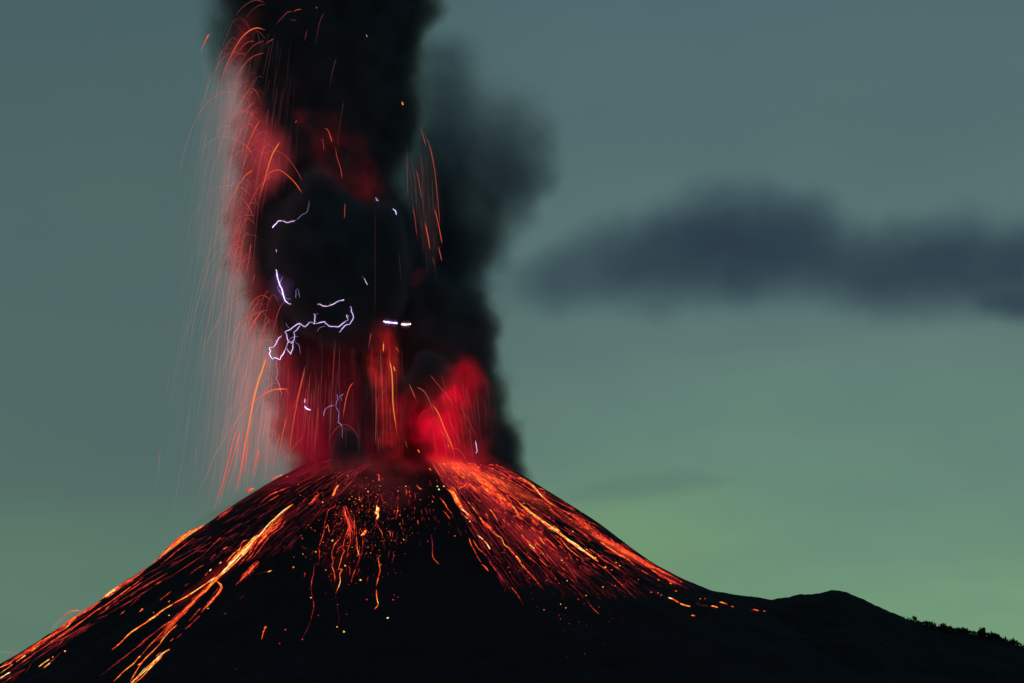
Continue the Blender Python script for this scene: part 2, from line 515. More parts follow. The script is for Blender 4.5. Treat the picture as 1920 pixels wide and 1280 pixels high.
    i, j = np.meshgrid(np.arange(nt_ - 1), np.arange(na), indexing='ij')
    fs = np.stack([i * na + j, i * na + (j + 1) % na, (i + 1) * na + (j + 1) % na, (i + 1) * na + j], -1).reshape(-1, 4)
    if horiz: fs = fs[:, ::-1]
    caps = [tuple(range(na))[::-1], tuple((nt_ - 1) * na + k for k in range(na))]
    fl = [tuple(map(int, q)) for q in fs] + ([tuple(reversed(c)) for c in caps] if horiz else caps)
    ob = mesh_obj(name, vs, fl, m, parent)
    if frame is not None:
        ob.location, ob.rotation_mode = frame[0], 'QUATERNION'; ob.rotation_quaternion = frame[1]
    else: ob.location = org
    tag(ob, label, cat, group, kind)
    return ob


def along(p0, p1):
    d_ = Vector(p1) - Vector(p0)
    return (Vector(p0), d_.to_track_quat('Z', 'Y')), d_.length


# -- clouds in the sky, far behind the volcano
CY = 7000.0
CL_ABS, CL_ALB = (0.10, 0.15, 0.42), (0.02, 0.03, 0.06)
smoke('cloud', [(860, 542, 9), (940, 537, 52), (1020, 523, 84), (1090, 509, 99), (1160, 499, 117), (1240, 483, 140), (1320, 462, 151), (1400, 457, 151), (1480, 465, 145), (1560, 482, 130), (1610, 497, 122), (1660, 503, 122), (1740, 497, 132), (1820, 495, 130), (1900, 505, 130), (2050, 512, 119), (2250, 507, 13)], CY, 1.5, sigma=0.0036,
      albedo=CL_ALB, abs_col=CL_ABS, edge=0.72, wf=0.0045, wa=42, fine=0.55, ff_=0.0075, puff=0.0, pf=0.012, step=0.3, horiz=True, hull=1.1,
      label='long dark blue-grey cloud drifting to the right of the eruption column', cat='cloud')
smoke('cloud', [(1820, 578, 6), (1860, 576, 36), (1930, 578, 50), (2000, 578, 40), (2060, 575, 6)], CY, 1.5, sigma=0.0045, albedo=CL_ALB, abs_col=CL_ABS,
      edge=0.98, wf=0.008, wa=20, fine=0.4, ff_=0.015, step=0.35, horiz=True, hull=1.1, seed=2,
      label='small dark cloud patch at the right edge under the long cloud', cat='cloud')
smoke('cloud', [(1010, 935, 5), (1070, 928, 22), (1160, 915, 38), (1240, 905, 42), (1310, 900, 32), (1400, 897, 5)], CY, 1.5, sigma=0.0022, albedo=CL_ALB, abs_col=CL_ABS,
      edge=0.98, wf=0.008, wa=24, fine=0.4, ff_=0.015, step=0.35, horiz=True, hull=1.1, seed=5,
      label='faint thin cloud strip low above the right shoulder of the cone', cat='cloud')

# -- the eruption column
DARK = (0.48, 0.58, 0.74)
smoke('ash_column', [(-70, 622, 226), (0, 620, 224), (60, 616, 216), (110, 618, 204), (160, 624, 192), (210, 622, 186), (270, 612, 182), (330, 602, 178), (390, 602, 186), (440, 616, 202),
                     (500, 640, 222), (560, 674, 242), (620, 702, 250), (680, 724, 242), (740, 728, 242), (800, 742, 246), (850, 758, 244), (900, 768, 244), (980, 775, 240)],
      15, 0.72, sigma=0.085, albedo=DARK, cap=False, edge=0.42, wf=0.014, wa=13, fine=0.24, ff_=0.045, puff=0.22, pf=0.03, step=0.14,
      label='tall black ash column rising from the crater, widest at the top of the photo', cat='ash column', kind='thing')
smoke('ash_plume', [(90, 885, 60), (150, 895, 120), (210, 912, 150), (270, 922, 166), (330, 914, 164), (390, 888, 148), (440, 858, 138), (490, 836, 134), (540, 826, 132), (600, 826, 136),
                    (660, 822, 126), (720, 836, 122), (780, 852, 122), (840, 874, 124), (900, 905, 120), (960, 925, 100)],
      30, 0.7, sigma=0.065, abs_col=(0.0, 0.07, 0.24), albedo=(0.26, 0.32, 0.46), edge=0.72, wf=0.016, wa=14, fine=0.35, ff_=0.05, puff=0.25, pf=0.03, step=0.16, seed=3,
      fade=[(0, 1), (0.45, 1), (0.56, 0.8), (0.65, 0.48), (0.76, 0.30), (0.86, 0.16), (0.94, 0.06), (1, 0.01)],
      label='soft teal-grey ash plume billowing beside the right of the black column', cat='ash plume')
smoke('ash_plume', [(-70, 440, 92), (0, 440, 90), (50, 440, 84), (90, 432, 66), (130, 425, 46), (180, 425, 24)], -20, 0.7, sigma=0.022, abs_col=(0.0, 0.05, 0.1), albedo=(0.62, 0.55, 0.66), edge=0.8,
      wf=0.02, wa=10, fine=0.35, puff=0.3, pf=0.03, step=0.22, seed=15, label='grey-purple ash lobe hanging out of the top left of the black column', cat='ash plume')
smoke('ash_haze', [(40, 840, 50), (150, 830, 100), (230, 815, 100), (300, 800, 104), (380, 800, 100), (450, 806, 90), (520, 806, 70)], 60, 0.8, fade=[(0, 1.6), (0.4, 1.3), (0.65, 0.7), (0.85, 0.4), (1, 0.2)], sigma=0.042, abs_col=(0.0, 0.15, 0.2), albedo=(0.2, 0.3, 0.32), edge=0.95, wf=0.012, wa=16, fine=0.3,
      step=0.3, seed=9, label='thin teal veil of ash between the black column and the soft right plume', cat='ash haze', kind='stuff')
smoke('ash_plume', [(300, 600, 20), (325, 598, 42), (360, 606, 70), (400, 622, 118), (450, 634, 146), (500, 640, 152), (550, 640, 140), (600, 645, 118), (640, 655, 90), (670, 660, 40)],
      -92, 0.42, sigma=0.12, albedo=DARK, edge=0.65, wf=0.02, wa=10, fine=0.2, ff_=0.05, puff=0.35, pf=0.035, step=0.2, seed=4,
      label='black billow at mid height of the column with lightning bolts in front of it', cat='ash plume')
smoke('ash_plume', [(370, 722, 12), (385, 722, 34), (430, 722, 46), (520, 726, 46), (600, 730, 40)], -96, 0.6, sigma=0.10, albedo=DARK, edge=0.4, wf=0.03, wa=6, fine=0.2,
      ff_=0.07, step=0.25, seed=7, label='narrow black lump under the small spark at the right of the mid column', cat='ash plume')
smoke('ash_plume', [(798, 652, 8), (806, 652, 22), (825, 652, 32), (850, 655, 40), (880, 658, 48), (905, 655, 44)], -84, 0.8, sigma=0.25, albedo=DARK, edge=0.45, wf=0.05, wa=3,
      fine=0.15, ff_=0.1, step=0.3, seed=6, label='small black dome of ash sitting on the left crater rim', cat='ash plume')
smoke('ash_plume', [(738, 792, 6), (750, 798, 17), (768, 786, 16), (790, 772, 16), (815, 768, 22), (840, 768, 26), (862, 775, 34), (890, 790, 60)], -86, 0.8, sigma=0.20, albedo=(0.05, 0.05, 0.06), edge=0.6, wf=0.05, wa=4,
      fine=0.25, ff_=0.1, step=0.3, seed=8, label='ragged dark hook of ash in front of the bright red fountain', cat='ash plume')
smoke('ash_plume', [(650, 802, 10), (680, 808, 44), (715, 806, 58), (745, 800, 30), (765, 790, 10)], -98, 0.5, sigma=0.11, albedo=DARK, edge=0.6, wf=0.03, wa=7, fine=0.25,
      ff_=0.07, step=0.25, seed=12, label='dark ash lump hanging above the right red fountain', cat='ash plume')

# -- red lava light on the ash, painted as emissive volumes; also the lava jet
smoke('emissive_ash_glow', [(10, 475, 34), (60, 458, 34), (120, 446, 36), (180, 456, 44), (230, 474, 56), (270, 490, 70), (310, 496, 74), (350, 478, 60), (400, 456, 42), (460, 450, 36), (510, 462, 38),
                      (560, 484, 50)],
      -88, 0.6, sigma=0.0, emis=(1.0, 0.075, 0.10), es=0.019, edge=0.98, wf=0.02, wa=9, fine=0.35, streak=0.5, step=0.22,
      fade=[(0, 0.7), (0.15, 0.65), (0.3, 0.6), (0.42, 0.85), (0.5, 1.0), (0.62, 0.75), (0.75, 0.6), (0.9, 0.5), (1, 0.5)], seed=1,
      label='red lava light painted on the ash edging the upper left side of the black column', cat='painted ash glow', kind='stuff')
smoke('emissive_ash_glow', [(500, 480, 20), (560, 494, 40), (620, 504, 46), (680, 518, 60), (740, 536, 74), (800, 544, 84), (850, 552, 84), (900, 548, 80), (960, 530, 70)],
      -88, 0.6, sigma=0.0, emis=(1.0, 0.01, 0.05), es=0.0150, edge=0.98, wf=0.02, wa=8, fine=0.3, streak=0.85, sscale=(0.10, 0.10, 0.006), step=0.22,
      fade=[(0, 0.1), (0.15, 0.5), (0.3, 0.9), (0.6, 1.0), (0.85, 0.7), (1, 0.6)], seed=11, label='red lava light painted on the ash edging the lower left side of the black column', cat='painted ash glow', kind='stuff')
smoke('emissive_ash_glow', [(195, 580, 30), (235, 600, 74), (280, 622, 92), (315, 640, 100), (350, 675, 80), (385, 700, 44), (400, 706, 20)], -84, 0.28, sigma=0.0, emis=(1.0, 0.04, 0.075), es=0.0048, edge=0.98,
      wf=0.03, wa=16, fine=0.7, gap=0.035, streak=0.5, step=0.25, seed=2, label='dim red glow crossing the column above the black billow', cat='painted ash glow', kind='stuff')
smoke('emissive_ash_glow', [(620, 600, 40), (670, 608, 92), (740, 610, 112), (800, 615, 120), (850, 630, 122), (890, 640, 116)], -78, 0.3, sigma=0.0, emis=(1.0, 0.0, 0.05), es=0.0072, edge=0.9,
      wf=0.02, wa=8, fine=0.3, streak=1.0, sscale=(0.075, 0.075, 0.004), step=0.25, seed=3, fade=[(0, 1.1), (0.5, 0.9), (0.8, 0.5), (1, 0.2)],
      label='dark red curtain of painted lava light with vertical bands above the left half of the crater', cat='painted ash glow', kind='stuff')
smoke('emissive_ash_glow', [(590, 716, 24), (635, 716, 38), (690, 720, 44), (730, 724, 34), (790, 735, 34), (840, 738, 32), (876, 738, 24)], -92, 0.6, sigma=0.0, emis=(1.0, 0.018, 0.02), es=0.048, edge=0.95,
      wf=0.04, wa=6, fine=0.5, ff_=0.06, streak=0.8, sscale=(0.16, 0.16, 0.01), gap=0.04, step=0.25, seed=4, label='narrow bright red jet rising from the middle of the crater', cat='lava fountain', kind='stuff')
smoke('emissive_ash_glow', [(655, 872, 24), (690, 862, 54), (720, 846, 86), (750, 832, 106), (780, 822, 118), (815, 818, 118), (850, 826, 118), (900, 846, 116)], -84, 0.5, sigma=0.0, emis=(1.0, 0.0, 0.022), es=0.0360, edge=0.95,
      wf=0.03, wa=9, fine=0.45, ff_=0.05, gap=0.03, streak=0.45, sscale=(0.1, 0.1, 0.02), step=0.22, seed=5, label='wide crimson billow of ash with painted lava light at the right of the crater', cat='painted ash glow', kind='stuff')
smoke('emissive_ash_glow', [(500, 790, 14), (515, 785, 24), (540, 778, 16)], -96, 0.5, sigma=0.0, emis=(1, 0.06, 0.1), es=0.002, edge=0.95, step=0.4, wa=3, label='faint dark red patch right of the mid column lightning', cat='painted ash glow', kind='stuff')
# falling ash beside the column, its warm light painted in as emission
smoke('ash_fall', [(60, 440, 16), (140, 424, 26), (220, 430, 34), (300, 440, 40), (380, 436, 36), (460, 438, 34), (540, 450, 38), (620, 466, 44), (700, 478, 50), (800, 488, 60), (880, 490, 66), (940, 470, 50)],
      -80, 0.7, sigma=0.002, albedo=(0, 0, 0), emis=(1.0, 0.10, 0.10), es=0.0085, edge=0.98, wf=0.014, wa=7, fine=0.2, streak=0.55, sscale=(0.16, 0.16, 0.006), step=0.25, seed=16,
      fade=[(0, 0.35), (0.25, 0.8), (0.5, 0.8), (0.8, 1), (1, 0.6)], label='rosy inner curtain of falling ash close against the left edge of the column', cat='ash fall', kind='stuff')
smoke('crater_haze', [(520, 900, 5), (580, 884, 24), (650, 876, 36), (740, 884, 46), (820, 882, 46), (900, 874, 38), (960, 888, 20), (1000, 908, 4)], -105, 1.0, sigma=0.005, albedo=(0.3, 0.2, 0.24), emis=(1.0, 0.04, 0.06), es=0.0045,  # red light from the lava painted into this haze as emission
      edge=0.98, wf=0.03, wa=12, fine=0.7, gap=0.045, step=0.25, horiz=True, seed=17, label='smoky dark red haze lying over the crater rim', cat='crater haze', kind='stuff')
smoke('ash_fall', [(60, 425, 18), (120, 420, 42), (200, 415, 56), (300, 418, 64), (420, 422, 66), (540, 430, 70), (660, 432, 78), (780, 435, 88), (880, 440, 96), (960, 420, 90), (1000, 400, 60)],
      -40, 0.8, sigma=0.0030, albedo=(0.0, 0.0, 0.0), emis=(1.0, 0.30, 0.28), es=0.0027, edge=0.98, wf=0.012, wa=10, fine=0.2, streak=0.45, sscale=(0.16, 0.16, 0.006), step=0.25, seed=6,
      fade=[(0, 0.7), (0.4, 1), (0.8, 0.85), (1, 0.4)], label='pinkish grey curtain of falling ash left of the column', cat='ash fall', kind='stuff')
smoke('ash_fall', [(270, 790, 20), (330, 795, 34), (400, 800, 36), (470, 806, 26), (520, 810, 10)], -70, 0.6, sigma=0.0, emis=(1.0, 0.62, 0.58), es=0.0016, edge=0.98, wf=0.03, wa=5, streak=0.6,
      sscale=(0.25, 0.25, 0.006), step=0.3, seed=7, label='thin greyish streaky ash fall right of the column at mid height', cat='ash fall', kind='stuff')

# -- lava light over the flanks painted as emissive haze, with some dust
def flank(px0, py0, px1, py1, rows, es, emis, depth=0.6, lift=2.0, label='', seed=0, sigma=0.0, streak=0.7, wa=4, fine=0.4, gap=0.0, fade=None, step=0.3, albedo=(0.2, 0.1, 0.1)):
    (P0, P1), _ok = hit([px0, px1], [py0, py1], lift)
    fr, L = along(P0, P1)
    return smoke('flank_glow', None, 0.0, depth, sigma=sigma, albedo=albedo, emis=emis, es=es, edge=0.95, wf=0.03, wa=wa, fine=fine, ff_=0.07, streak=streak, sscale=(0.12, 0.12, 0.012),
                 step=step, frame=fr, rows_world=[(a * L, c, r) for a, c, r in rows], seed=seed, gap=gap, fade=fade, label=label, cat='glowing dust', kind='stuff')  # glowing dust: lava light painted as emissive haze, with some dust


flank(850, 880, 1300, 1100, [(-0.12, 0, 6), (0.0, 0, 24), (0.15, 0, 27), (0.4, 0, 19), (0.7, 0, 9), (0.9, 0, 4), (1.02, 0, 2)], 0.050, (1.0, 0.10, 0.03), lift=0, seed=1,
      label='orange lava light painted along the upper edge of the right flank', fade=[(0, 1), (0.5, 1), (1, 0.5)])
flank(835, 890, 1120, 1100, [(-0.1, 0, 6), (0.0, 0, 20), (0.3, 0, 28), (0.6, 0, 22), (0.85, 0, 12), (1.0, 0, 3)], 0.0190, (1.0, 0.05, 0.05), lift=0, seed=2, gap=0.03,
      label='dull red lava light painted over the middle of the right flank')
flank(700, 880, 735, 960, [(-0.3, 0, 20), (0.0, 0, 46), (0.4, 0, 60), (0.8, 0, 46), (1.15, 0, 10)], 0.0034, (1.0, 0.10, 0.13), lift=4, seed=3, gap=0.03, depth=0.3,
      label='painted reddish haze of lava light just below the front crater rim')
flank(600, 875, 180, 1130, [(-0.05, 0, 6), (0.0, 0, 16), (0.3, 0, 18), (0.55, 0, 13), (0.8, 0, 9), (1.0, 0, 3)], 0.0120, (1.0, 0.06, 0.14), lift=-1, seed=4,
      label='dark red lava light painted down the left flank')
flank(520, 905, 355, 985, [(-0.1, 0, 3), (0.0, 0, 8), (0.4, 0, 11), (0.7, 0, 9), (1.05, 0, 3)], 0.003, (1.0, 0.12, 0.16), lift=0, seed=5, sigma=0.03, albedo=(0.08, 0.05, 0.06),
      label='brownish dust rolling off the upper left skyline')
flank(550, 960, 340, 1130, [(-0.1, 0, 2), (0.1, 0, 11), (0.5, 0, 12), (0.8, 0, 12), (1.1, 0, 3)], 0.016, (1.0, 0.02, 0.03), lift=0, seed=6, label='red glow round the bright lava stream of the left flank')
flank(640, 960, 640, 1100, [(-0.2, 0, 4), (0.1, 0, 15), (0.5, 0, 22), (0.8, 0, 18), (1.15, 0, 3)], 0.0026, (1.0, 0.03, 0.05), lift=0, seed=7, gap=0.05, depth=0.4,
      label='faint red glow round the lava rivulets in the centre')

# ------------------------------------------------------------------ incandescent lava
def lava_mat(name, gain=1.0, see_through=False, stops=None):
    m, n, o = mat(name)
    a = n.new('ShaderNodeAttribute', attribute_name='lava_temp')
    c = n.ramp(a.outputs['Fac'], stops or [(0.0, (0.010, 0.002, 0.003, 1)), (0.15, (0.07, 0.006, 0.010, 1)), (0.3, (0.24, 0.012, 0.015, 1)), (0.5, (0.80, 0.045, 0.016, 1)),
                                  (0.68, (1.0, 0.17, 0.02, 1)), (0.84, (1.0, 0.46, 0.06, 1)), (1.0, (1.0, 0.86, 0.42, 1))])
    e = n.new('ShaderNodeEmission'); n.put(e.inputs[0], c); e.inputs[1].default_value = gain
    last = e.outputs[0]
    if see_through:
        t = n.new('ShaderNodeBsdfTransparent'); ad = n.new('ShaderNodeAddShader')
        n.put(t.inputs[0], n.ramp(a.outputs['Fac'], [(0.25, (1, 1, 1, 1)), (0.6, (0.35, 0.35, 0.35, 1)), (0.9, (0.1, 0.1, 0.1, 1))]))
        n.put(ad.inputs[0], last); n.put(ad.inputs[1], t.outputs[0]); last = ad.outputs[0]
    n.put(o.inputs[0], last)
    m.cycles.emission_sampling = 'NONE'
    return m


M_LAVA = lava_mat('molten_lava', 1.35)
M_TRAIL = lava_mat('lava_trail_glow', 0.62, True, [(0.0, (0.004, 0.002, 0.002, 1)), (0.12, (0.034, 0.009, 0.009, 1)), (0.3, (0.14, 0.024, 0.022, 1)), (0.45, (0.36, 0.045, 0.035, 1)),
                                              (0.6, (0.95, 0.10, 0.03, 1)), (0.75, (1.4, 0.33, 0.04, 1)), (1.0, (1.5, 0.8, 0.25, 1))])


def catmull(P, step):
    P = [np.asarray(p, float) for p in P]
    if len(P) == 2: P = [P[0], 0.5 * (P[0] + P[1]), P[1]]
    Q = [2 * P[0] - P[1]] + P + [2 * P[-1] - P[-2]]
    out = []
    for i in range(1, len(Q) - 2):
        n = max(2, int(np.linalg.norm((Q[i + 1] - Q[i])[:2]) / step))
        t = np.linspace(0, 1, n, endpoint=False)[:, None]
        out.append(0.5 * ((2 * Q[i]) + (-Q[i - 1] + Q[i + 1]) * t + (2 * Q[i - 1] - 5 * Q[i] + 4 * Q[i + 1] - Q[i + 2]) * t**2 + (-Q[i - 1] + 3 * Q[i] - 3 * Q[i + 1] + Q[i + 2]) * t**3))
    out.append(P[-1][None, :])
    return np.concatenate(out)


def tubes(lines, k=4, flat=1.0):
    """lines: list of (points Nx3, radii N, heat N) -> verts, quad faces, heat"""
    V, F, H = [], [], []
    base = 0
    ang = np.arange(k) * 2 * np.pi / k
    for P, Rr, Ht in lines:
        n = len(P)
        T = np.gradient(P, axis=0); T /= np.linalg.norm(T, axis=1)[:, None] + 1e-9
        up = np.array([0.0, -1.0, 0.35]); up /= np.linalg.norm(up)
        A = np.cross(T, up); A /= np.linalg.norm(A, axis=1)[:, None] + 1e-9
        B = np.cross(T, A)
        v = P[:, None, :] + (A[:, None, :] * np.cos(ang)[None, :, None] + B[:, None, :] * np.sin(ang)[None, :, None] * flat) * Rr[:, None, None]
        V.append(v.reshape(-1, 3)); H.append(np.repeat(Ht, k))
        i, j = np.meshgrid(np.arange(n - 1), np.arange(k), indexing='ij')
        F.append((base + np.stack([i * k + j, i * k + (j + 1) % k, (i + 1) * k + (j + 1) % k, (i + 1) * k + j], -1)).reshape(-1, 4))
        base += n * k
    return np.concatenate(V), np.concatenate(F), np.concatenate(H)


def wob(n, amp, scale=6.0):
    t = np.arange(n)
    return amp * (np.sin(t / scale + rng.uniform(0, 6.28)) * 0.6 + np.sin(t / (scale * 0.43) + rng.uniform(0, 6.28)) * 0.4)


def flow_line(pts, w, h0, h1=None, step=2.5, rough=0.5, flick=0.22, lift=0.35, taper=0.12):
    """a run of lava through picture points, laid on the cone's surface; w = width in picture pixels"""
    pp = catmull([np.array(p) for p in pts], step)
    n = len(pp)
    d_ = np.gradient(pp, axis=0); nn = np.stack([-d_[:, 1], d_[:, 0]], 1); nn /= np.linalg.norm(nn, axis=1)[:, None] + 1e-9
    pp = pp + nn * wob(n, rough)[:, None] + nn * rng.normal(0, 0.12 * rough, n)[:, None]
    P, ok = hit(pp[:, 0], pp[:, 1], lift)
    dep = np.abs(np.diff(P[:, 1], prepend=P[0, 1]))
    t = np.linspace(0, 1, n)
    h = h0 + ((h1 if h1 is not None else h0 * 0.6) - h0) * t
    h = h + flick * (wob(n, 0.7, 3.0) + rng.normal(0, 0.35, n)) * 0.8
    env = np.clip(np.minimum(t, 1 - t) / taper, 0, 1) ** 0.6
    R_ = 0.25 * w * (0.35 + 0.65 * env) * (1 + 0.35 * wob(n, 1.0, 4.0))
    R_ = np.maximum(R_, 0.12)
    return P, R_, np.clip(h, 0.04, 1.0) * (0.55 + 0.45 * env)


def parse(txt, ox, oy, sc):
    res = []
    for ln in txt.strip().splitlines():
        ln = ln.strip()
        if not ln: continue
        lab = None
        if '|' in ln: ln, lab = [q.strip() for q in ln.split('|')]
        f = [float(q) for q in ln.split()]
        w, h0, h1 = f[:3]; c = f[3:]
        res.append(([(ox + c[i] / sc, oy + c[i + 1] / sc) for i in range(0, len(c), 2)], w, h0, h1, lab))
    return res


G_R, G_L, G_C = 'lava rivulets on the right flank', 'lava rivulets on the left flank', 'lava rivulets in the centre of the cone'
N_IND = 0
STUFF = []


def emit_flow(lines, name, lab, group):
    global N_IND
    V, F, H = tubes(lines, 4, 0.7)
    c = V.mean(0)
    o = mesh_obj(name, V - c, F, M_LAVA, attr=H, loc=tuple(c), smooth=False)
    tag(o, lab, 'lava stream', group)
    N_IND += 1
    return o


def bundle(pts, n, spread, w, h0, h1, lab, group, name='lava_stream', rough=1.0, cut=0.5, prof=None):
    """braided lava stream: many strands inside one stream"""
    L = []
    base = catmull([np.array(p) for p in pts], 14.0)
    m_ = len(base)
    d_ = np.gradient(base, axis=0); nn = np.stack([-d_[:, 1], d_[:, 0]], 1); nn /= np.linalg.norm(nn, axis=1)[:, None] + 1e-9
    for q in range(n):
        a = rng.uniform(0, cut); e = rng.uniform(1 - cut, 1.0)
        if q == 0: a, e = 0, 1
        i0, i1 = int(a * (m_ - 1)), max(int(a * (m_ - 1)) + 2, int(e * (m_ - 1)))
        off = rng.normal(0, 0.5) * spread
        tt_ = np.linspace(0, 1, m_)
        pr = np.interp(tt_, *zip(*prof)) if prof else np.sin(np.pi * np.clip(tt_, 0.04, 0.96)) ** 0.5
        seg = (base + nn * (off * pr + wob(m_, spread * 0.13, 2.0) * pr)[:, None])[i0:i1 + 1]
        edge_ = min(1.0, abs(off) / (spread + 1e-6))
        L.append(flow_line([tuple(s) for s in seg], w * rng.uniform(0.4, 1.1) * (1 - 0.5 * edge_), h0 * (1 - 0.5 * edge_) * rng.uniform(0.85, 1.05), h1 * (1 - 0.4 * edge_), rough=rough, flick=0.3))
    return emit_flow(L, name, lab, group)


# --- the great bright stream on the left flank and its branches
bundle([(549, 944), (530, 958), (508, 978), (485, 1004), (462, 1028), (440, 1050), (418, 1072), (400, 1086)], 20, 9.5, 2.5, 1.0, 0.95,
       'brightest yellow lava stream, braided, slanting down the left flank', 'bright braided lava streams', prof=[(0, 0.1), (0.2, 0.6), (0.5, 1), (0.8, 0.75), (1, 0.5)], cut=0.7)
bundle([(535, 970), (520, 985), (500, 1000), (482, 1020), (470, 1040), (448, 1062)], 12, 13.0, 1.6, 0.66, 0.5, 'ragged orange fringe of side trickles along the brightest lava stream', 'bright braided lava streams', cut=0.6)
bundle([(415, 1076), (395, 1096), (372, 1118), (352, 1138), (330, 1160), (300, 1192), (285, 1205)], 15, 4.0, 1.5, 0.8, 0.5, 'fan of thin orange lava strands spreading below the brightest stream',
       'bright braided lava streams', prof=[(0, 1.6), (0.3, 0.7), (0.6, 1.2), (1, 2.2)], cut=0.6)
bundle([(318, 1216), (305, 1224), (296, 1234), (284, 1246), (272, 1256), (262, 1266), (248, 1282), (240, 1300)], 14, 6.5, 2.0, 0.98, 0.9, 'clotted bright yellow lava stream leaving the bottom edge of the photo',
       'bright braided lava streams', cut=0.85, rough=1.4)
bundle([(1290 / 6.4 + 200, 1085), (415, 1098), (409, 1110), (398, 1125), (386, 1138), (376, 1149)], 10, 3.5, 2.0, 0.8, 0.5, 'short orange lava stream beside the fork of the brightest stream', 'bright braided lava streams', cut=0.7)
bundle([(485, 1052), (470, 1068), (455, 1082), (442, 1098)], 12, 6.0, 2.4, 0.62, 0.4, 'broad red lava tongue just below the brightest stream', 'bright braided lava streams', cut=0.6)
# --- left skyline
bundle([(383, 984), (365, 994), (352, 1000), (340, 1010), (325, 1022), (305, 1040), (285, 1056)], 20, 4.0, 3.4, 0.85, 0.6, 'thick orange lava stream on the upper left skyline', 'lava streams on the left skyline', cut=0.6)
bundle([(285, 1056), (260, 1078), (240, 1090), (222, 1102), (205, 1116), (190, 1124)], 14, 3.5, 2.6, 0.5, 0.45, 'dull red continuation of the skyline lava stream', 'lava streams on the left skyline', cut=0.6)
bundle([(224, 1099), (212, 1107), (200, 1116), (190, 1123)], 12, 3.0, 3.0, 0.9, 0.8, 'leaf-shaped bright orange lava patch on the left skyline', 'lava streams on the left skyline', cut=0.4)
bundle([(190, 1126), (165, 1142), (140, 1158), (110, 1180), (80, 1200), (50, 1222), (20, 1240), (-10, 1258)], 16, 5.0, 1.7, 0.62, 0.5, 'long bundle of red lava threads on the lowest left skyline', 'lava streams on the left skyline', cut=0.8)
bundle([(436, 950), (425, 958), (410, 968), (398, 976)], 9, 5.0, 2.4, 0.5, 0.35, 'short blurred red lava smear on the upper left skyline', 'lava streams on the left skyline', cut=0.4)
bundle([(477, 915), (468, 918), (458, 925)], 7, 2.2, 2.2, 0.72, 0.55, 'small curled orange lava drip high on the left skyline', 'lava streams on the left skyline', cut=0.4)
# --- right flank
bundle([(1455 / 8 + 655, 912), (842, 916), (850, 925), (858, 940), (864, 952), (868, 960)], 14, 5.0, 3.0, 0.95, 0.6, 'bright orange lava blob with a trailing tail left of the right flank', 'bright lava streams of the right flank',
       prof=[(0, 0.9), (0.3, 1), (1, 0.4)], cut=0.5)
bundle([(852, 925), (862, 944), (872, 958), (880, 966), (892, 980)], 12, 4.0, 1.6, 0.66, 0.5, 'orange tail of trickles under the bright lava blob', 'bright lava streams of the right flank', prof=[(0, 0.2), (1, 1.6)], cut=0.5)
bundle([(969, 938), (985, 952), (1000, 965), (1015, 975), (1030, 986), (1050, 1000), (1068, 1014), (1090, 1028), (1105, 1040), (1122, 1053)], 18, 3.2, 2.2, 0.98, 0.85, 'brightest yellow lava line running the length of the right flank',
       'bright lava streams of the right flank', cut=0.7)
bundle([(970, 896), (978, 897), (988, 903), (1000, 912), (1010, 923), (1020, 934), (1035, 945), (1056, 956)], 9, 1.8, 2.2, 0.92, 0.6, 'hooked golden lava line at the top of the right skyline', 'bright lava streams of the right flank', cut=0.4)
bundle([(884, 884), (900, 898), (916, 914), (934, 930), (950, 945), (962, 958)], 30, 13.0, 4.2, 0.56, 0.5, 'broad fiery orange lava sheet at the top of the right flank', 'bright lava streams of the right flank', cut=0.8)
bundle([(1045, 955), (1075, 970), (1105, 990), (1130, 1010), (1160, 1026), (1200, 1050), (1240, 1072), (1280, 1092)], 30, 6.5, 3.0, 0.56, 0.5, 'long red-orange lava sheet close under the right skyline', 'bright lava streams of the right flank', cut=0.8,
       prof=[(0, 1.2), (0.5, 1), (1, 0.5)])
bundle([(1220, 1066), (1245, 1082), (1265, 1092), (1290, 1104)], 12, 2.6, 2.4, 0.52, 0.35, 'tapering red lower end of the right skyline lava', 'bright lava streams of the right flank', cut=0.5)
bundle([(1125, 1015), (1145, 1030), (1160, 1040), (1175, 1048), (1190, 1060)], 12, 2.8, 2.2, 0.84, 0.6, 'orange lava streak with bright core at mid height of the right flank', 'bright lava streams of the right flank', cut=0.6)
bundle([(955, 942), (965, 955), (975, 968), (990, 980)], 8, 3.0, 2.0, 0.72, 0.5, 'short orange lava strands left of the brightest right flank line', 'bright lava streams of the right flank', cut=0.6)
bundle([(898, 968), (908, 980), (918, 990), (926, 1000), (940, 1016)], 12, 3.6, 2.0, 0.72, 0.55, 'orange lava trickle edging the dark hollow of the right flank', 'bright lava streams of the right flank', cut=0.6)
bundle([(846, 880), (856, 900), (862, 912), (876, 905), (870, 890)], 14, 10.0, 3.0, 0.42, 0.36, 'crimson smear of spatter above the bright lava blob', 'bright lava streams of the right flank', cut=0.6)
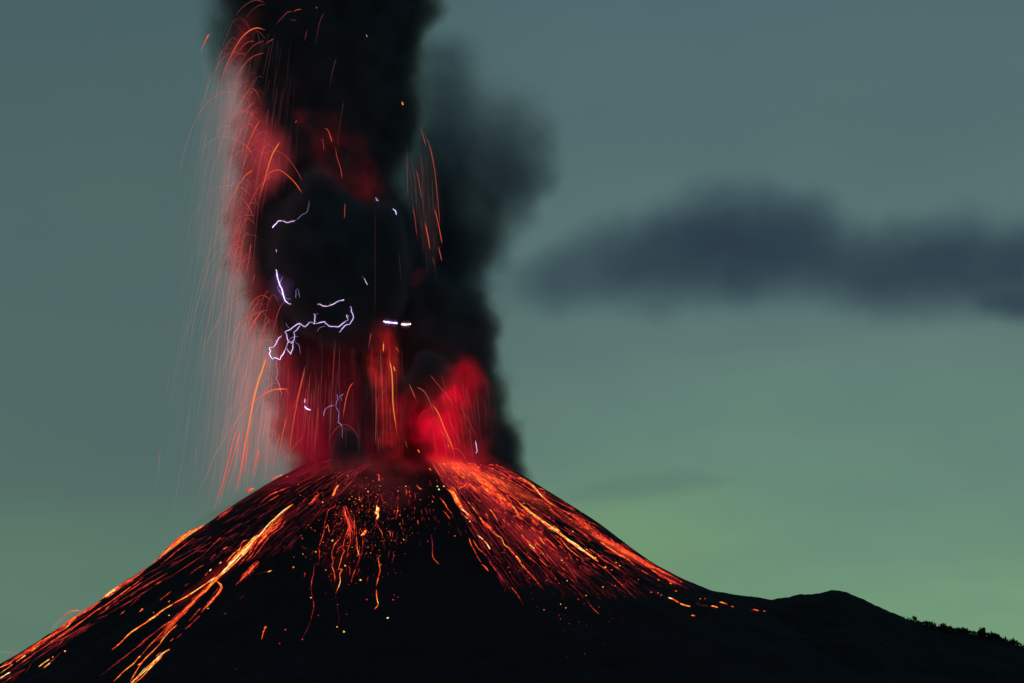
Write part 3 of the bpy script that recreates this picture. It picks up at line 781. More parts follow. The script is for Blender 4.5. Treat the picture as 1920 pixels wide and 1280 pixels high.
# --- centre
bundle([(706, 946), (708, 954), (706, 960), (709, 966), (706, 974)], 16, 3.4, 3.0, 1.0, 0.8, 'small brilliant yellow lava spot under the middle of the crater', 'bright lava in the centre', cut=0.8)
bundle([(645, 948), (648, 962), (652, 975), (655, 990), (652, 1004), (648, 1014)], 24, 9.0, 2.0, 0.52, 0.45, 'red fan of lava threads left of the small brilliant spot', 'bright lava in the centre', prof=[(0, 0.6), (0.5, 1), (1, 1.7)], cut=0.7)
bundle([(686, 993), (682, 1000), (676, 1004)], 9, 4.0, 2.6, 0.84, 0.7, 'small orange lava clot low in the centre', 'bright lava in the centre', cut=0.6)
bundle([(636, 908), (630, 916), (626, 926), (621, 934)], 9, 1.6, 2.2, 0.8, 0.9, 'short slanting orange lava drip below the black ash dome', 'bright lava in the centre', cut=0.4)
bundle([(598, 924), (590, 935), (580, 946)], 10, 3.0, 2.4, 0.46, 0.5, 'red lava smear left of the slanting orange drip', 'bright lava in the centre', cut=0.5)
bundle([(709, 888), (711, 895), (712, 901)], 6, 2.0, 3.0, 0.5, 0.5, 'hazy orange lava lick at the front crater rim', 'bright lava in the centre', cut=0.4)

T = []
T += [(t, G_C) for t in parse('''
1.4 .5 .25 550 665 540 710 470 750 435 800 425 870 400 930 385 1000 375 1100 350 1180 330 1250 | long crooked red rivulet at the left of the centre fan
1.2 .7 .9 440 980 420 1010 400 1040
1.0 .5 .9 435 985 450 1050 458 1105
1.1 .3 .15 1105 560 1100 610 1070 680 1055 740
1.0 .45 .75 1210 1005 1215 1050 1250 1100 1265 1190
1.2 .6 .8 1335 1080 1370 1100 1375 1160 | short kinked orange rivulet in the centre
1.4 .75 .95 1025 1065 990 1090 960 1150
1.3 .5 .8 930 1030 915 1080 905 1125
1.3 .55 .3 1235 525 1250 580 1270 640 1275 690
1.0 .4 .35 1490 650 1480 780 1465 850 1470 920
1.2 .6 .5 1780 915 1788 990
0.9 .35 .4 1000 930 990 1000
1.3 .45 .7 820 820 835 900 830 970 840 1060
''', 560, 860, 8)]
T += [(t, G_C) for t in parse('''
1.4 .55 .5 515 20 480 70 430 130 400 220 400 290 415 340 400 380 425 450 435 520 430 590 | left long red lava rivulet of the centre fan
1.4 .55 .85 560 50 545 110 530 190 550 200 520 270 505 330 485 400 480 430 520 430 490 480 500 570 480 640 445 715 | longest red rivulet of the centre fan, ending in a bright tip
1.0 .5 .3 495 120 515 160 480 170 450 240
1.2 .5 .5 610 10 620 90 590 180 590 250 570 290
1.3 .55 .75 690 10 700 110 700 180 715 240 690 275 | red rivulet with a bright end at the right of the centre fan
1.2 .45 .4 715 220 725 300 690 410 650 510 630 590 | curved red rivulet leaving the right side of the centre fan
0.9 .4 .3 765 40 765 170 745 250
1.0 .45 .35 600 380 615 430 612 500
1.6 .8 .45 985 255 955 290 965 370 975 440 955 530 935 640 | upper half of the lone thin red rivulet right of the centre fan
1.6 .55 .95 935 670 940 760 955 850 930 885 905 912 | hooked lower end of the lone thin rivulet
1.1 .5 .15 240 370 215 355 190 400 175 490 155 560 150 650 155 720 175 800 180 900 150 1020 100 1150 40 1260 | long faint crooked rivulet reaching far down left of the centre
0.6 .12 .08 440 740 460 850 470 950 485 1020 465 1110
0.8 .35 .7 350 520 380 490 410 478
1.2 .3 .6 1590 10 1610 150 1612 280 1680 370
1.0 .5 .3 245 180 245 250 245 350
1.3 .6 .5 295 10 275 80 250 150
0.9 .3 .15 825 215 795 260 770 320
2.0 .5 .4 75 465 65 530
1.6 .5 .4 820 780 812 806
''', 560, 1000, 6.4)]
T += [(t, G_R) for t in parse('''
1.8 .62 .62 190 295 230 340
1.4 .5 .5 20 560 60 600 100 615
1.2 .55 .5 245 700 280 745
1.2 .45 .45 350 730 430 830 480 920 560 1000
1.3 .5 .5 405 930 460 1000 515 1070
1.6 .8 .95 640 860 700 920 775 990 | orange trickle with a bright bead at its end below the lava blob
1.1 .55 .9 660 960 720 1010 770 1050
1.0 .5 .7 765 790 830 870 900 950 960 1010
1.8 .8 .7 960 1040 1010 1100 1070 1150 1140 1220
1.6 .7 .6 1040 975 1080 1020
1.4 .6 .4 1100 910 1150 970 1200 1050 1240 1120
1.4 .55 .5 545 430 600 490 680 540
1.6 .5 .4 860 700 910 750 980 800
2.2 .85 .75 840 360 880 390 910 420
2.2 .7 .6 1020 600 1080 650 1120 710
1.4 .62 .5 1390 850 1450 880 1510 960
3.0 .3 .2 390 70 450 100 520 130
2.6 .6 .5 380 70 470 95 540 125 | thick orange lava lick on the right crater rim
2.2 .5 .4 400 220 450 270
2.4 .5 .4 540 270 600 330
1.0 .4 .35 720 250 800 225 880 220
2.0 .5 .35 1480 680 1540 700 1600 750
''', 780, 840, 8)]
T += [(t, G_R) for t in parse('''
1.2 .6 .5 0 820 30 890 130 980 220 1110 300 1200 370 1280
1.6 .85 .85 325 888 410 955 | bright orange dash in the lower right flank
1.3 .6 .5 380 885 430 890 400 910 480 985 530 1060 580 1110 | looping red rivulet beside the bright orange dash
1.3 .55 .6 640 780 720 850 790 930 900 1020 950 1055 995 1095 | thin orange rivulet with a hooked end below the brightest right line
1.8 .85 .7 870 900 950 960 1040 1010 1100 1060 1165 1110 | golden lower part of the brightest right flank line
1.0 .3 .2 1100 1100 1200 1160 1330 1270
1.4 .7 .5 1050 950 1100 985 1200 1050
1.0 .45 .25 1180 1050 1260 1100 1390 1180 1520 1275
1.0 .4 .2 160 880 320 1040 430 1140 560 1270
1.0 .35 .2 30 650 170 800 300 930
1.0 .5 .4 150 660 230 740 290 790
1.2 .55 .5 510 400 560 430 600 470
1.2 .6 .4 620 670 660 700 710 740
1.5 .85 .9 555 700 620 700 705 738
''', 940, 880, 6.4)]
T += [(t, G_R) for t in parse('''
2.6 .95 .9 350 145 400 180 430 210 | upper drop of the short yellow streak below the right dark hollow
1.5 .8 .9 430 210 470 260 505 320 | lower thread of the short yellow streak below the right dark hollow
1.2 .55 .35 255 180 275 250 315 320 350 400 395 480
1.6 .5 .6 400 490 440 520 485 578 | short orange dash under a faint rivulet at the left of the right flank
1.2 .5 .3 300 200 370 310 460 400 520 500 600 600 660 680 690 680 720 720 | long thin crooked rivulet, leftmost of the right flank
1.1 .35 .25 755 765 810 830 860 910 905 985 | lower end of the leftmost crooked rivulet of the right flank
1.4 .7 .6 530 110 640 180 670 250 750 330 810 400 | upper part of the long straight rivulet of the right flank
2.2 .85 .7 810 390 845 430 875 475 | bright orange knot on the long straight rivulet
1.2 .5 .25 875 475 940 560 1040 670 1140 795 | lower red end of the long straight rivulet
1.0 .3 .2 930 400 1060 480 1150 580 1220 680 1300 775
1.0 .3 .15 1130 520 1240 600 1320 700
1.0 .3 .2 1300 480 1400 560 1500 640 1560 715
0.9 .2 .15 1250 470 1340 560 1510 700 1630 820
0.9 .15 .4 1650 910 1740 1020 1820 1100
1.6 .7 .6 1080 160 1120 210 1160 265
1.2 .5 .5 1335 265 1400 320
1.6 .45 .3 640 365 665 352 690 370
''', 840, 980, 6.4)]
T += [(t, G_R) for t in parse('''
1.2 .35 .3 0 455 140 590 220 660 330 780 | thin faint rivulet running down right of the centre of the right flank
1.0 .2 .15 0 340 120 430 240 520 380 610
1.6 .5 .4 400 435 440 465 490 490
2.0 .85 .4 720 765 780 785 860 835 | small orange comet-like streak low on the right flank
2.8 .95 .6 865 835 910 855 985 878 | bright yellow lava drop low on the right flank
2.6 .95 .7 1235 868 1270 875 1320 890 | glowing lava drop near the foot of the right flank
2.4 .95 .25 1335 820 1380 830 1440 855 | comet-shaped lava drop nearest the foot saddle
1.5 .5 .3 1475 872 1510 880
3.0 .98 .6 1000 978 1045 988 | lone yellow lava drop lowest on the right flank
1.8 .5 .4 1720 912 1760 912 1810 928 | small red streak farthest right near the saddle
1.5 .4 .3 1860 928 1900 936
2.0 .65 .5 735 585 770 605
1.6 .65 .4 595 550 620 565
1.2 .3 .2 1060 835 1120 860 1200 862
2.0 .6 .5 860 575 885 578
1.6 .7 .4 805 685 835 690
2.4 .9 .3 160 255 215 300 | golden spot at mid height of the right flank
''', 1140, 1000, 6.4)]
T += [(t, G_L) for t in parse('''
2.0 .72 .62 1920 440 1750 560 1650 620 1540 700 1440 800 1345 882 | long straight orange lava line branching left from the brightest stream, lower half
1.4 .55 .5 1720 10 1600 110 1450 210 1320 310 1150 420 980 540 850 640 700 740 570 860
1.2 .5 .4 1450 210 1290 330 1090 460 900 590 750 690 600 800 450 900 300 1010 120 1150
1.4 .6 .6 890 530 760 640 600 720 460 800 350 880
1.6 .85 .8 315 945 250 990 190 1030 | bright yellow dash low on the left skyline
1.4 .7 .7 470 830 420 865 365 905
2.2 .95 .95 125 1150 60 1190 0 1230 | thick yellow dash at the left edge of the photo
2.2 .8 .7 140 1040 60 1070 0 1095
1.4 .7 .6 160 1050 80 1110 0 1165
1.6 .7 .8 600 990 530 1040 465 1090
1.6 .75 .85 605 1035 560 1070 525 1100
1.6 .7 .7 635 960 625 975
2.0 .7 .9 790 890 770 905
1.0 .25 .2 740 910 640 1000 500 1110
1.4 .4 .4 1420 280 1340 330 1260 400
1.0 .35 .3 1430 320 1380 350
1.2 .55 .55 1505 410 1450 455
1.3 .4 .35 1635 185 1560 240
1.8 .7 .8 1715 388 1690 410
1.0 .25 .12 1920 620 1750 770 1500 960 1200 1195
1.2 .45 .4 140 1205 60 1260
1.8 .7 .6 1100 370 950 460 800 560
''', 0, 1080, 6.4)]
T += [(t, G_L) for t in parse('''
2.0 .9 .72 1340 0 1220 70 1100 150 960 240 800 330 | long straight orange lava line branching left from the brightest stream, upper half
1.7 .72 .72 800 330 620 440 480 545
1.3 .55 .4 1250 120 1100 260 940 390 830 490
1.2 .5 .5 1120 270 960 400 800 540 640 700 500 850 400 960
1.2 .5 .2 850 500 730 560 620 640 480 750 400 820 200 980 0 1140
1.5 .65 .8 845 580 760 660 700 730 640 800
1.7 .75 .5 660 790 560 890 480 970 400 1070 330 1180 280 1270
1.4 .6 .7 400 950 330 1040 220 1130 140 1210 80 1260
2.6 .95 .9 405 955 375 990 | bright bead on the left strand near the bottom edge
1.8 .75 .8 425 1040 370 1065
1.5 .5 .3 1130 380 1060 460 990 535
1.2 .45 .2 1120 470 1000 590 930 640
1.3 .4 .3 905 685 835 745
1.2 .5 .5 805 740 760 785
1.8 .45 .4 770 180 700 240 640 290
1.6 .7 .7 760 290 735 310
1.6 .65 .7 440 390 390 430
1.2 .4 .4 225 410 160 460
1.2 .4 .35 985 85 930 120
1.3 .45 .5 1915 600 1880 680 1860 760 | short squiggly red rivulet alone on the dark lower slope
2.2 .5 .6 1915 600 1885 630
1.0 .2 .1 1650 220 1590 275
''', 200, 1080, 6.4)]
T += [(t, G_L) for t in parse('''
1.6 .5 .2 250 940 160 1010 60 1100 0 1150
1.2 .35 .2 410 820 250 940 120 1030
2.0 .45 .3 1560 200 1450 250 1350 290 1240 370 1180 430
1.6 .4 .3 1430 300 1320 370 1250 420
1.8 .62 .4 1470 60 1390 95 1330 130
1.6 .4 .3 1540 70 1490 110
2.0 .5 .3 700 850 640 890
1.2 .3 .25 740 810 580 950
1.8 .65 .5 810 925 750 955
1.4 .4 .2 670 1010 600 1080
1.4 .35 .2 520 1140 430 1200 350 1270
2.0 .95 .9 735 1105 712 1130
2.2 .9 .9 615 1190 590 1220
1.2 .6 .6 575 1225 540 1275
1.6 .6 .6 790 1110 860 1030 910 985
1.6 .55 .5 910 985 960 950 990 870 1060 840
1.2 .3 .2 1750 330 1690 420 1640 500
2.4 .45 .4 1910 290 1860 330
1.6 .6 .7 1850 370 1780 425
1.4 .6 .8 1345 1210 1290 1230
0.8 .2 .1 1290 1220 1150 1250
''', 300, 880, 6.4)]
for (pts, w, h0, h1, lab), grp in T:
    if grp == G_C: w, h0, h1 = w * 0.72, h0 * 0.85, h1 * 0.9
    emit_flow([flow_line(pts, w, h0, h1, rough=0.35 if w > 1.9 else 0.6, flick=0.3)], 'lava_rivulet',
              lab or {G_R: 'thin orange lava streak among many on the right flank', G_L: 'thin orange lava streak among many on the left flank', G_C: 'thin red lava trickle among many in the centre of the cone'}[grp], grp)

# --- the countless finer streaks: the longest as things of their own, the rest as one sheet of spatter
OX, OY = 765.0, 792.0


def sky_py(px):
    return np.interp(px, [0, 60, 150, 260, 380, 480, 600, 640, 700, 860, 940, 1040, 1100, 1200, 1300, 1380, 1455], [1242, 1207, 1150, 1076, 984, 918, 853, 845, 868, 862, 868, 926, 963, 1037, 1093, 1113, 1124])


def streaks(n, a0, a1, apow, r0, r1f, len0, len1, w0, w1, h0, h1, side, heat_r=0.5, rp=1.15):
    L = []
    for q in range(n):
        u = rng.random() ** apow
        a = math.radians(a0 + (a1 - a0) * u)
        rmax = r1f(u)
        r = r0 + (rmax - r0) * rng.random() ** rp
        l = len0 + (len1 - len0) * rng.random() ** 2.2
        l = min(l, rmax - r + 12)
        if l < 4: continue
        ts = np.linspace(0, 1, max(4, int(l / 10)))
        aa = a + math.radians(1.3) * rng.normal() * ts * 0.3
        rads = r + l * ts
        px = OX + side * rads * np.cos(aa); py = OY + rads * np.sin(aa)
        if (py < sky_py(px) + 2.0).any() or py[-1] > 1295: continue
        fall = 1 - heat_r * (r - r0) / (rmax - r0 + 1)
        h = (h0 + (h1 - h0) * rng.random() ** 1.7) * fall
        L.append((l, [(float(x), float(y)) for x, y in zip(px, py)], rng.uniform(w0, w1), h))
    return L


CAND = []
CAND += [(s, G_R) for s in streaks(1900, 25, 60, 1.5, 75, lambda u: 660 - 300 * min(1, u * 1.2), 6, 80, 0.5, 1.3, 0.14, 0.60, 1, 0.75, 1.9)]
CAND += [(s, G_R) for s in streaks(560, 25, 46, 1.1, 80, lambda u: 520 - 120 * u, 5, 40, 1.0, 2.6, 0.36, 0.82, 1, 0.4, 1.5)]
CAND += [(s, G_L) for s in streaks(560, 24, 47, 0.9, 105, lambda u: 560 - 240 * u, 5, 50, 0.5, 1.4, 0.08, 0.34, -1, 0.5, 1.3)]
CAND += [(s, G_L) for s in streaks(60, 30, 33, 1.0, 420, lambda u: 900, 15, 120, 0.5, 1.3, 0.2, 0.5, -1, 0.1, 1.0)]
CAND += [(s, G_C) for s in streaks(150, 95, 128, 1.0, 130, lambda u: 300, 3, 22, 0.6, 1.3, 0.12, 0.55, 1, 0.4, 1.0)]
CAND += [(s, G_C) for s in streaks(60, 62, 95, 1.0, 110, lambda u: 230, 3, 16, 0.6, 1.3, 0.12, 0.55, 1, 0.4, 1.0)]
CAND.sort(key=lambda s: -s[0][0] * s[0][2] * s[0][3])
IND_LAB = {G_R: 'thin orange lava streak among many on the right flank', G_L: 'thin orange lava streak among many on the left flank', G_C: 'thin red lava trickle among many in the centre of the cone'}
rest = []
for (l, pts, w, h), grp in CAND:
    ln = flow_line(pts, w, h, h * rng.uniform(0.5, 0.9), rough=0.3, flick=0.15, step=4.0, taper=0.3)
    if N_IND < 295: emit_flow([ln], 'lava_rivulet', IND_LAB[grp], grp)
    else: rest.append(ln)
V, F, H = tubes(rest, 4, 0.7)
o = mesh_obj('lava_spatter', V, F, M_LAVA, attr=H, smooth=False)
tag(o, 'fine dull red lava spatter streaked over the flanks of the cone', 'lava spatter', kind='stuff')

# --- glowing boulders and embers lying on the slope
def rock_proto(seed, heat):
    r = np.random.default_rng(seed)
    import bmesh
    bm = bmesh.new(); bmesh.ops.create_icosphere(bm, subdivisions=2, radius=1.0)
    for v in bm.verts:
        c = v.co; f = 1 + 0.22 * math.sin(c.x * 3.1 + seed) * math.sin(c.y * 4.3 + seed * 2) + 0.12 * math.sin(c.z * 7 + seed)
        v.co = c * f
    me = bpy.data.meshes.new('glowing_rock'); bm.to_mesh(me); bm.free()
    a = me.attributes.new('lava_temp', 'FLOAT', 'POINT')
    a.data.foreach_set('value', np.clip(heat + r.normal(0, 0.05, len(me.vertices)), 0, 1).astype(np.float32))
    me.materials.append(M_LAVA)
    return me


RM = [(h, rock_proto(3 + q, h)) for q, h in enumerate((0.22, 0.34, 0.46, 0.58, 0.7, 0.84, 0.97))]
spots = []
for (px, py, s, h) in [(820, 911, 2.2, .95), (823, 917, 2.6, .97), (832, 911, 2.4, .97), (811, 940, 2.0, .7), (788, 936, 1.8, .55), (877, 964, 2.2, .97), (876, 971, 2.0, .9), (881, 977, 2.4, .92),
                       (652, 891, 2.2, .7), (606, 893, 1.8, .5), (660, 930, 2.0, .7), (674, 932, 1.6, .65), (674, 936, 2.0, .84), (605, 941, 2.2, .84), (699, 901, 2.0, .5), (690, 921, 2.2, .8),
                       (705, 931, 2.0, .5), (761, 911, 2.0, .9), (746, 920, 1.8, .7), (746, 957, 2.0, .7), (746, 951, 1.6, .5), (778, 952, 1.8, .45), (777, 970, 1.8, .4), (657, 880, 1.5, .4),
                       (623, 1013, 2.6, .9), (606, 1016, 1.8, .7), (647, 1060, 2.2, .9), (611, 1068, 2.4, .55), (592, 1034, 2.0, .8), (676, 1087, 2.8, .85), (645, 1184, 3.2, .9), (727, 1158, 3.0, .95),
                       (737, 1124, 2.4, .45), (688, 1123, 2.2, .3), (633, 1133, 2.2, .4), (632, 1175, 1.8, .8), (597, 1153, 1.5, .5), (583, 1120, 2.4, .8), (567, 1198, 2.0, .5), (650, 1151, 1.4, .5),
                       (757, 1011, 1.8, .9), (752, 1017, 1.4, .5), (802, 1014, 1.6, .5), (853, 1004, 1.6, .6), (739, 1041, 1.3, .6), (714, 1058, 1.8, .6), (695, 1036, 1.8, .6), (717, 1081, 1.4, .4),
                       (1074, 996, 2.0, .9), (1100, 1030, 2.2, .97), (1135, 1063, 2.4, .9), (1147, 1068, 2.0, .7), (1155, 1054, 1.8, .9), (1162, 1060, 1.8, .85), (1117, 1045, 1.8, .84), (1026, 1012, 2.0, .4),
                       (1053, 1050, 2.6, .85), (1056, 1055, 1.8, .6), (1048, 1093, 2.4, .4), (1099, 1116, 1.6, .8), (1084, 1123, 2.0, .35), (953, 1063, 2.2, .5), (956, 1072, 2.0, .5), (983, 1025, 1.6, .5),
                       (1221, 1110, 2.2, .6), (1234, 1111, 2.0, .6), (1240, 1115, 2.0, .6), (1197, 1086, 1.8, .5), (1313, 1122, 2.0, .6), (1322, 1122, 2.0, .5), (1293, 1136, 2.0, .9), (1190, 1108, 1.3, .3),
                       (317, 1153, 1.8, .95), (288, 1148, 1.8, .6), (394, 1096, 1.8, .9), (390, 1140, 2.0, .9), (422, 1150, 1.4, .5), (494, 1183, 2.2, .6), (535, 1180, 2.4, .45), (524, 1206, 2.2, .4),
                       (442, 1254, 1.8, .25), (568, 1038, 1.5, .8), (550, 1063, 2.6, .75), (551, 1044, 1.6, .4), (567, 1009, 2.0, .5)]:
    spots.append((px, py, s, h))
for q in range(190):
    u = rng.random()
    if u < 0.62: px, py, s, h = rng.normal(665, 48), rng.uniform(905, 1040), rng.uniform(0.9, 2.0), rng.choice([.22, .22, .34, .34, .46, .58, .7])
    elif u < 0.85:
        a = math.radians(rng.uniform(30, 55)); r = rng.uniform(150, 520); px, py, s, h = OX + r * math.cos(a), OY + r * math.sin(a), rng.uniform(1.0, 2.2), rng.choice([.34, .46, .58, .7, .84])
    else: px, py, s, h = rng.uniform(560, 760), rng.uniform(1000, 1120), rng.uniform(0.8, 1.5), rng.choice([.22, .34, .46])
    if py < sky_py(px) + 4 or px < 540: continue
    spots.append((float(px), float(py), float(s), float(h)))
P, ok = hit([s[0] for s in spots], [s[1] for s in spots], 0.2)
LABR = {117: 0}
for (px, py, s, h), p in zip(spots, P):
    me = min(RM, key=lambda q: abs(q[0] - h))[1]
    o = bpy.data.objects.new('glowing_rock', me); COL.objects.link(o)
    sz = s * 0.27
    o.location = tuple(p); o.scale = (sz * rng.uniform(0.8, 1.3), sz, sz * rng.uniform(0.8, 1.2)); o.rotation_euler = tuple(rng.uniform(0, 6.28, 3))
    where = 'centre' if px < 800 and px > 540 else ('right flank' if px >= 800 else 'left flank')
    tone = 'yellow-hot' if h > 0.8 else ('orange' if h > 0.52 else 'dull red')
    tag(o, f'small {tone} glowing rock on the dark {where} of the cone', 'glowing rock', f'{tone} glowing rocks on the {where} of the cone')
em = []
for q in range(900):
    if rng.random() < 0.7: px, py = rng.normal(670, 60), rng.normal(960, 48)
    else:
        a = math.radians(rng.uniform(29, 56)); r = rng.uniform(120, 560); px, py = OX + r * math.cos(a), OY + r * math.sin(a)
    if py < sky_py(px) + 6: continue
    em.append((px, py, rng.uniform(0.5, 1.3), rng.uniform(0.1, 0.55)))
P, ok = hit([s[0] for s in em], [s[1] for s in em], 0.2)
Ls = []
for (px, py, s, h), p in zip(em, P):
    dirn = np.array([rng.normal(0, 0.3), -0.3, -0.5]); r_ = 0.25 * s
    Ls.append((np.stack([p - dirn * s * 0.5, p, p + dirn * s * 0.5]), np.array([r_ * 0.3, r_, r_ * 0.3]), np.array([h, h, h])))
V, F, H = tubes(Ls, 5)
o = mesh_obj('embers', V, F, M_LAVA, attr=H, smooth=False)
tag(o, 'tiny dim embers strewn over the upper slopes of the cone', 'embers', kind='stuff')

# ------------------------------------------------------------------ exposure trails of flying lava fragments, modelled as glowing tubes
def arc_line(pts, w, h0, h1, Y0, Y1, step=5.0):
    pp = catmull([np.array(p) for p in pts], step)
    n = len(pp); t = np.linspace(0, 1, n)
    Ys = Y0 + (Y1 - Y0) * t
    a, c = ray(pp[:, 0], pp[:, 1]); T_ = CAM_D + Ys
    P = np.stack([a * T_, Ys, CAM_Z + c * T_], 1)
    env = np.clip(np.minimum(t / 0.2, (1 - t) / 0.08), 0, 1)
    R_ = 0.19 * w * (0.4 + 0.6 * env)
    return P, R_, np.clip(h0 + (h1 - h0) * t, 0, 1) * (0.35 + 0.65 * env)


A_ = []
A_ += parse('''
2.4 .3 .72 385 570 420 440 500 280 560 210 620 182 677 195 | bright orange arc hooking over at the upper left of the column
2.8 .15 .75 255 350 290 270 318 215 | short thick orange streak alone in the sky by the top left smoke
1.5 .15 .45 470 125 520 60 570 20 620 3 670 18 | thin red arc cut by the top edge of the photo
1.3 .12 .3 545 130 590 70 640 35 685 30
1.5 .1 .5 740 165 790 110 820 80 850 78 | small red arc near the top centre of the black column
1.6 .4 .6 855 80 880 65 912 62 | short red curl right of the small top arc
1.2 .2 .3 830 132 860 130 880 140
1.2 .08 .3 1000 290 1020 170 1040 110 1053 86
1.6 .25 .5 500 340 540 290 580 268 612 268
1.4 .2 .4 505 430 560 340 610 290 670 262
1.6 .3 .55 680 290 705 265 733 252
1.6 .25 .5 480 540 520 450 580 380 620 355 672 342 | red arc crossing the left edge of the black column below its top bulge
1.2 .15 .3 450 360 500 350 545 350
1.5 .06 .5 95 1250 150 1000 200 840 260 720 330 640 400 600 450 593 525 612 | tall pale arc swinging far out left of the column
1.2 .2 .35 410 552 460 538 520 545
1.6 .15 .5 450 790 500 690 540 620 580 575
1.6 .3 .5 520 740 560 700 610 655
2.0 .3 .65 530 1100 560 960 600 850 642 775 | red straight streak on the left edge of the column above the black billow
2.4 .5 .75 640 1280 680 1130 720 1000 775 908 | vivid orange straight streak over the red glow band
1.7 .12 .55 230 1000 290 940 350 895 420 882 480 895 560 945 600 1010 | pale arch just left of the red glow band
1.5 .15 .45 430 1070 470 1010 520 970 560 955
1.5 .3 .4 665 1000 720 972 780 985 830 1030 880 1100 915 1165 | faint red arch above the bright small arch in the glow band
2.2 .5 .6 665 1200 690 1130 730 1100 770 1096 820 1130 870 1180 915 1245 | bright red arch landing on top of the black billow
2.2 .4 .65 455 1280 500 1200 550 1130 605 1090
1.6 .3 .5 590 1280 640 1200 720 1130
1.5 .12 .4 275 1280 330 1230 400 1200 450 1195 530 1215 600 1270
1.8 .3 .5 400 1170 425 1150 447 1143
1.8 .35 .65 1055 835 1068 828 1085 850 1108 920 | small red hook in the dim glow band right of centre
1.4 .3 .5 1030 905 1045 900 1055 970
1.6 .4 .5 1125 940 1140 1020 1160 1080 1172 1150
1.2 .04 .3 1090 590 1105 480 1130 380
1.1 .04 .2 1130 1050 1150 850 1180 650
1.6 .3 .5 1672 808 1690 870 1710 940
1.7 .55 .3 1698 858 1730 930 1760 1060 1785 1270 1800 1450 | tall thin streak falling between the column and the teal plume
1.6 .5 .35 1645 1090 1665 1170 1683 1280 | shorter streak left of the tall thin streak by the teal plume
1.4 .3 .2 1585 980 1590 1110 1595 1270
1.2 .25 .15 1620 1060 1640 1160 1650 1280
3.2 .8 .8 1555 655 1563 680 | single orange ember high between column and teal plume
2.4 .5 .5 1005 46 1008 56
2.4 .4 .5 868 792 880 778
1.4 .15 .3 340 860 390 825 470 805
1.1 .05 .25 245 1150 270 1000 300 850
1.2 .08 .3 380 1050 400 900 430 830
1.2 .08 .3 310 870 330 720 345 680
1.6 .3 .2 930 265 945 190
''', 300, 0, 3.4286)
A_ += parse('''
1.5 .08 .4 330 340 370 200 430 70 455 10
1.3 .05 .3 110 1090 170 870 240 680 290 540 320 400
1.2 .05 .25 170 230 210 110 260 40
1.4 .1 .4 340 470 400 400 460 340 525 300
1.4 .25 .45 490 130 550 108 610 108
1.7 .3 .55 550 500 570 400 585 285
1.6 .3 .5 595 545 610 480
1.7 .08 .5 270 1010 330 860 400 740 480 650 540 605 595 590 | pale long arch leaving the column at the height of the big lightning
2.2 .15 .62 440 1250 480 1100 540 930 600 800 665 710 | rising salmon streak in the ash fall left of the lightning
1.6 .3 .5 470 880 520 800 580 750 650 730
1.4 .08 .4 380 1190 440 1000 500 880 560 800 620 740 720 710
2.0 .5 .35 1185 130 1190 25
1.1 .12 .12 1382 780 1382 70
1.6 .45 .3 1625 40 1640 130 1650 240
1.9 .5 .55 1757 50 1780 120 1815 290 | lower bright streak over the soft teal plume
2.0 .65 .5 1703 148 1720 230 1737 330 | orange streak at the right edge of the mid column
1.8 .5 .5 1790 305 1800 350 1813 405
1.3 .3 .2 1750 370 1765 430
1.1 .15 .12 1538 340 1548 520
2.2 .12 .5 1340 970 1350 900 1358 860
2.6 .7 .8 1435 985 1437 915
2.6 .72 .8 1500 1068 1512 1105
1.8 .5 .5 1510 960 1522 955 1535 985
1.2 .1 .2 1090 1280 1115 1080 1130 890
''', 300, 373, 3.4286)
A_ += parse('''
4.0 .55 .78 15 960 50 760 90 540 120 380 150 260 180 170 215 60 | longest bright orange streak rising beside the looping lightning
3.2 .1 .72 -30 640 0 530 60 440 120 385 190 335 260 305 352 303 | orange arch crossing the longest bright streak
3.0 .45 .5 345 770 370 560 400 400 430 260 455 150 | saturated red streak right of the longest orange one
2.4 .4 .5 380 430 410 330 435 230
2.0 .5 .6 695 490 715 370 740 290 765 260 | thin orange curve above the black ash dome
1.4 .25 .2 610 610 620 400 645 20
1.5 .4 .35 515 680 525 560 535 430
1.5 .3 .3 945 340 970 300
2.6 .65 .78 1045 600 1030 500 1018 400 1015 300 1010 200 995 110 | bright orange streak inside the narrow red jet
2.0 .5 .5 1165 370 1140 310 1120 268
2.0 .4 .5 1280 470 1260 400 1220 320 1168 288 | red arc over the dark hook of ash
1.6 .3 .4 1420 420 1370 350 1300 265 1255 210
2.4 .62 .68 1415 740 1390 650 1350 560 1310 460 1270 402 | long orange arc falling through the crimson billow
1.8 .5 .45 1395 670 1360 610 1320 570
1.7 .4 .3 905 660 910 400
1.5 .4 .4 1110 680 1095 630
3.0 .7 .7 1175 690 1190 712
3.0 .7 .6 1370 672 1380 665
1.3 .3 .3 1230 430 1200 460 1180 500
1.3 .3 .25 1450 660 1400 540 1370 500
1.3 .3 .3 1560 620 1500 500 1440 400
1.4 .35 .25 600 640 650 560 700 530 750 550 800 620
1.6 .4 .4 1500 780 1450 700 1400 680
1.5 .35 .3 350 720 400 650 445 605
''', 440, 640, 3.4286)
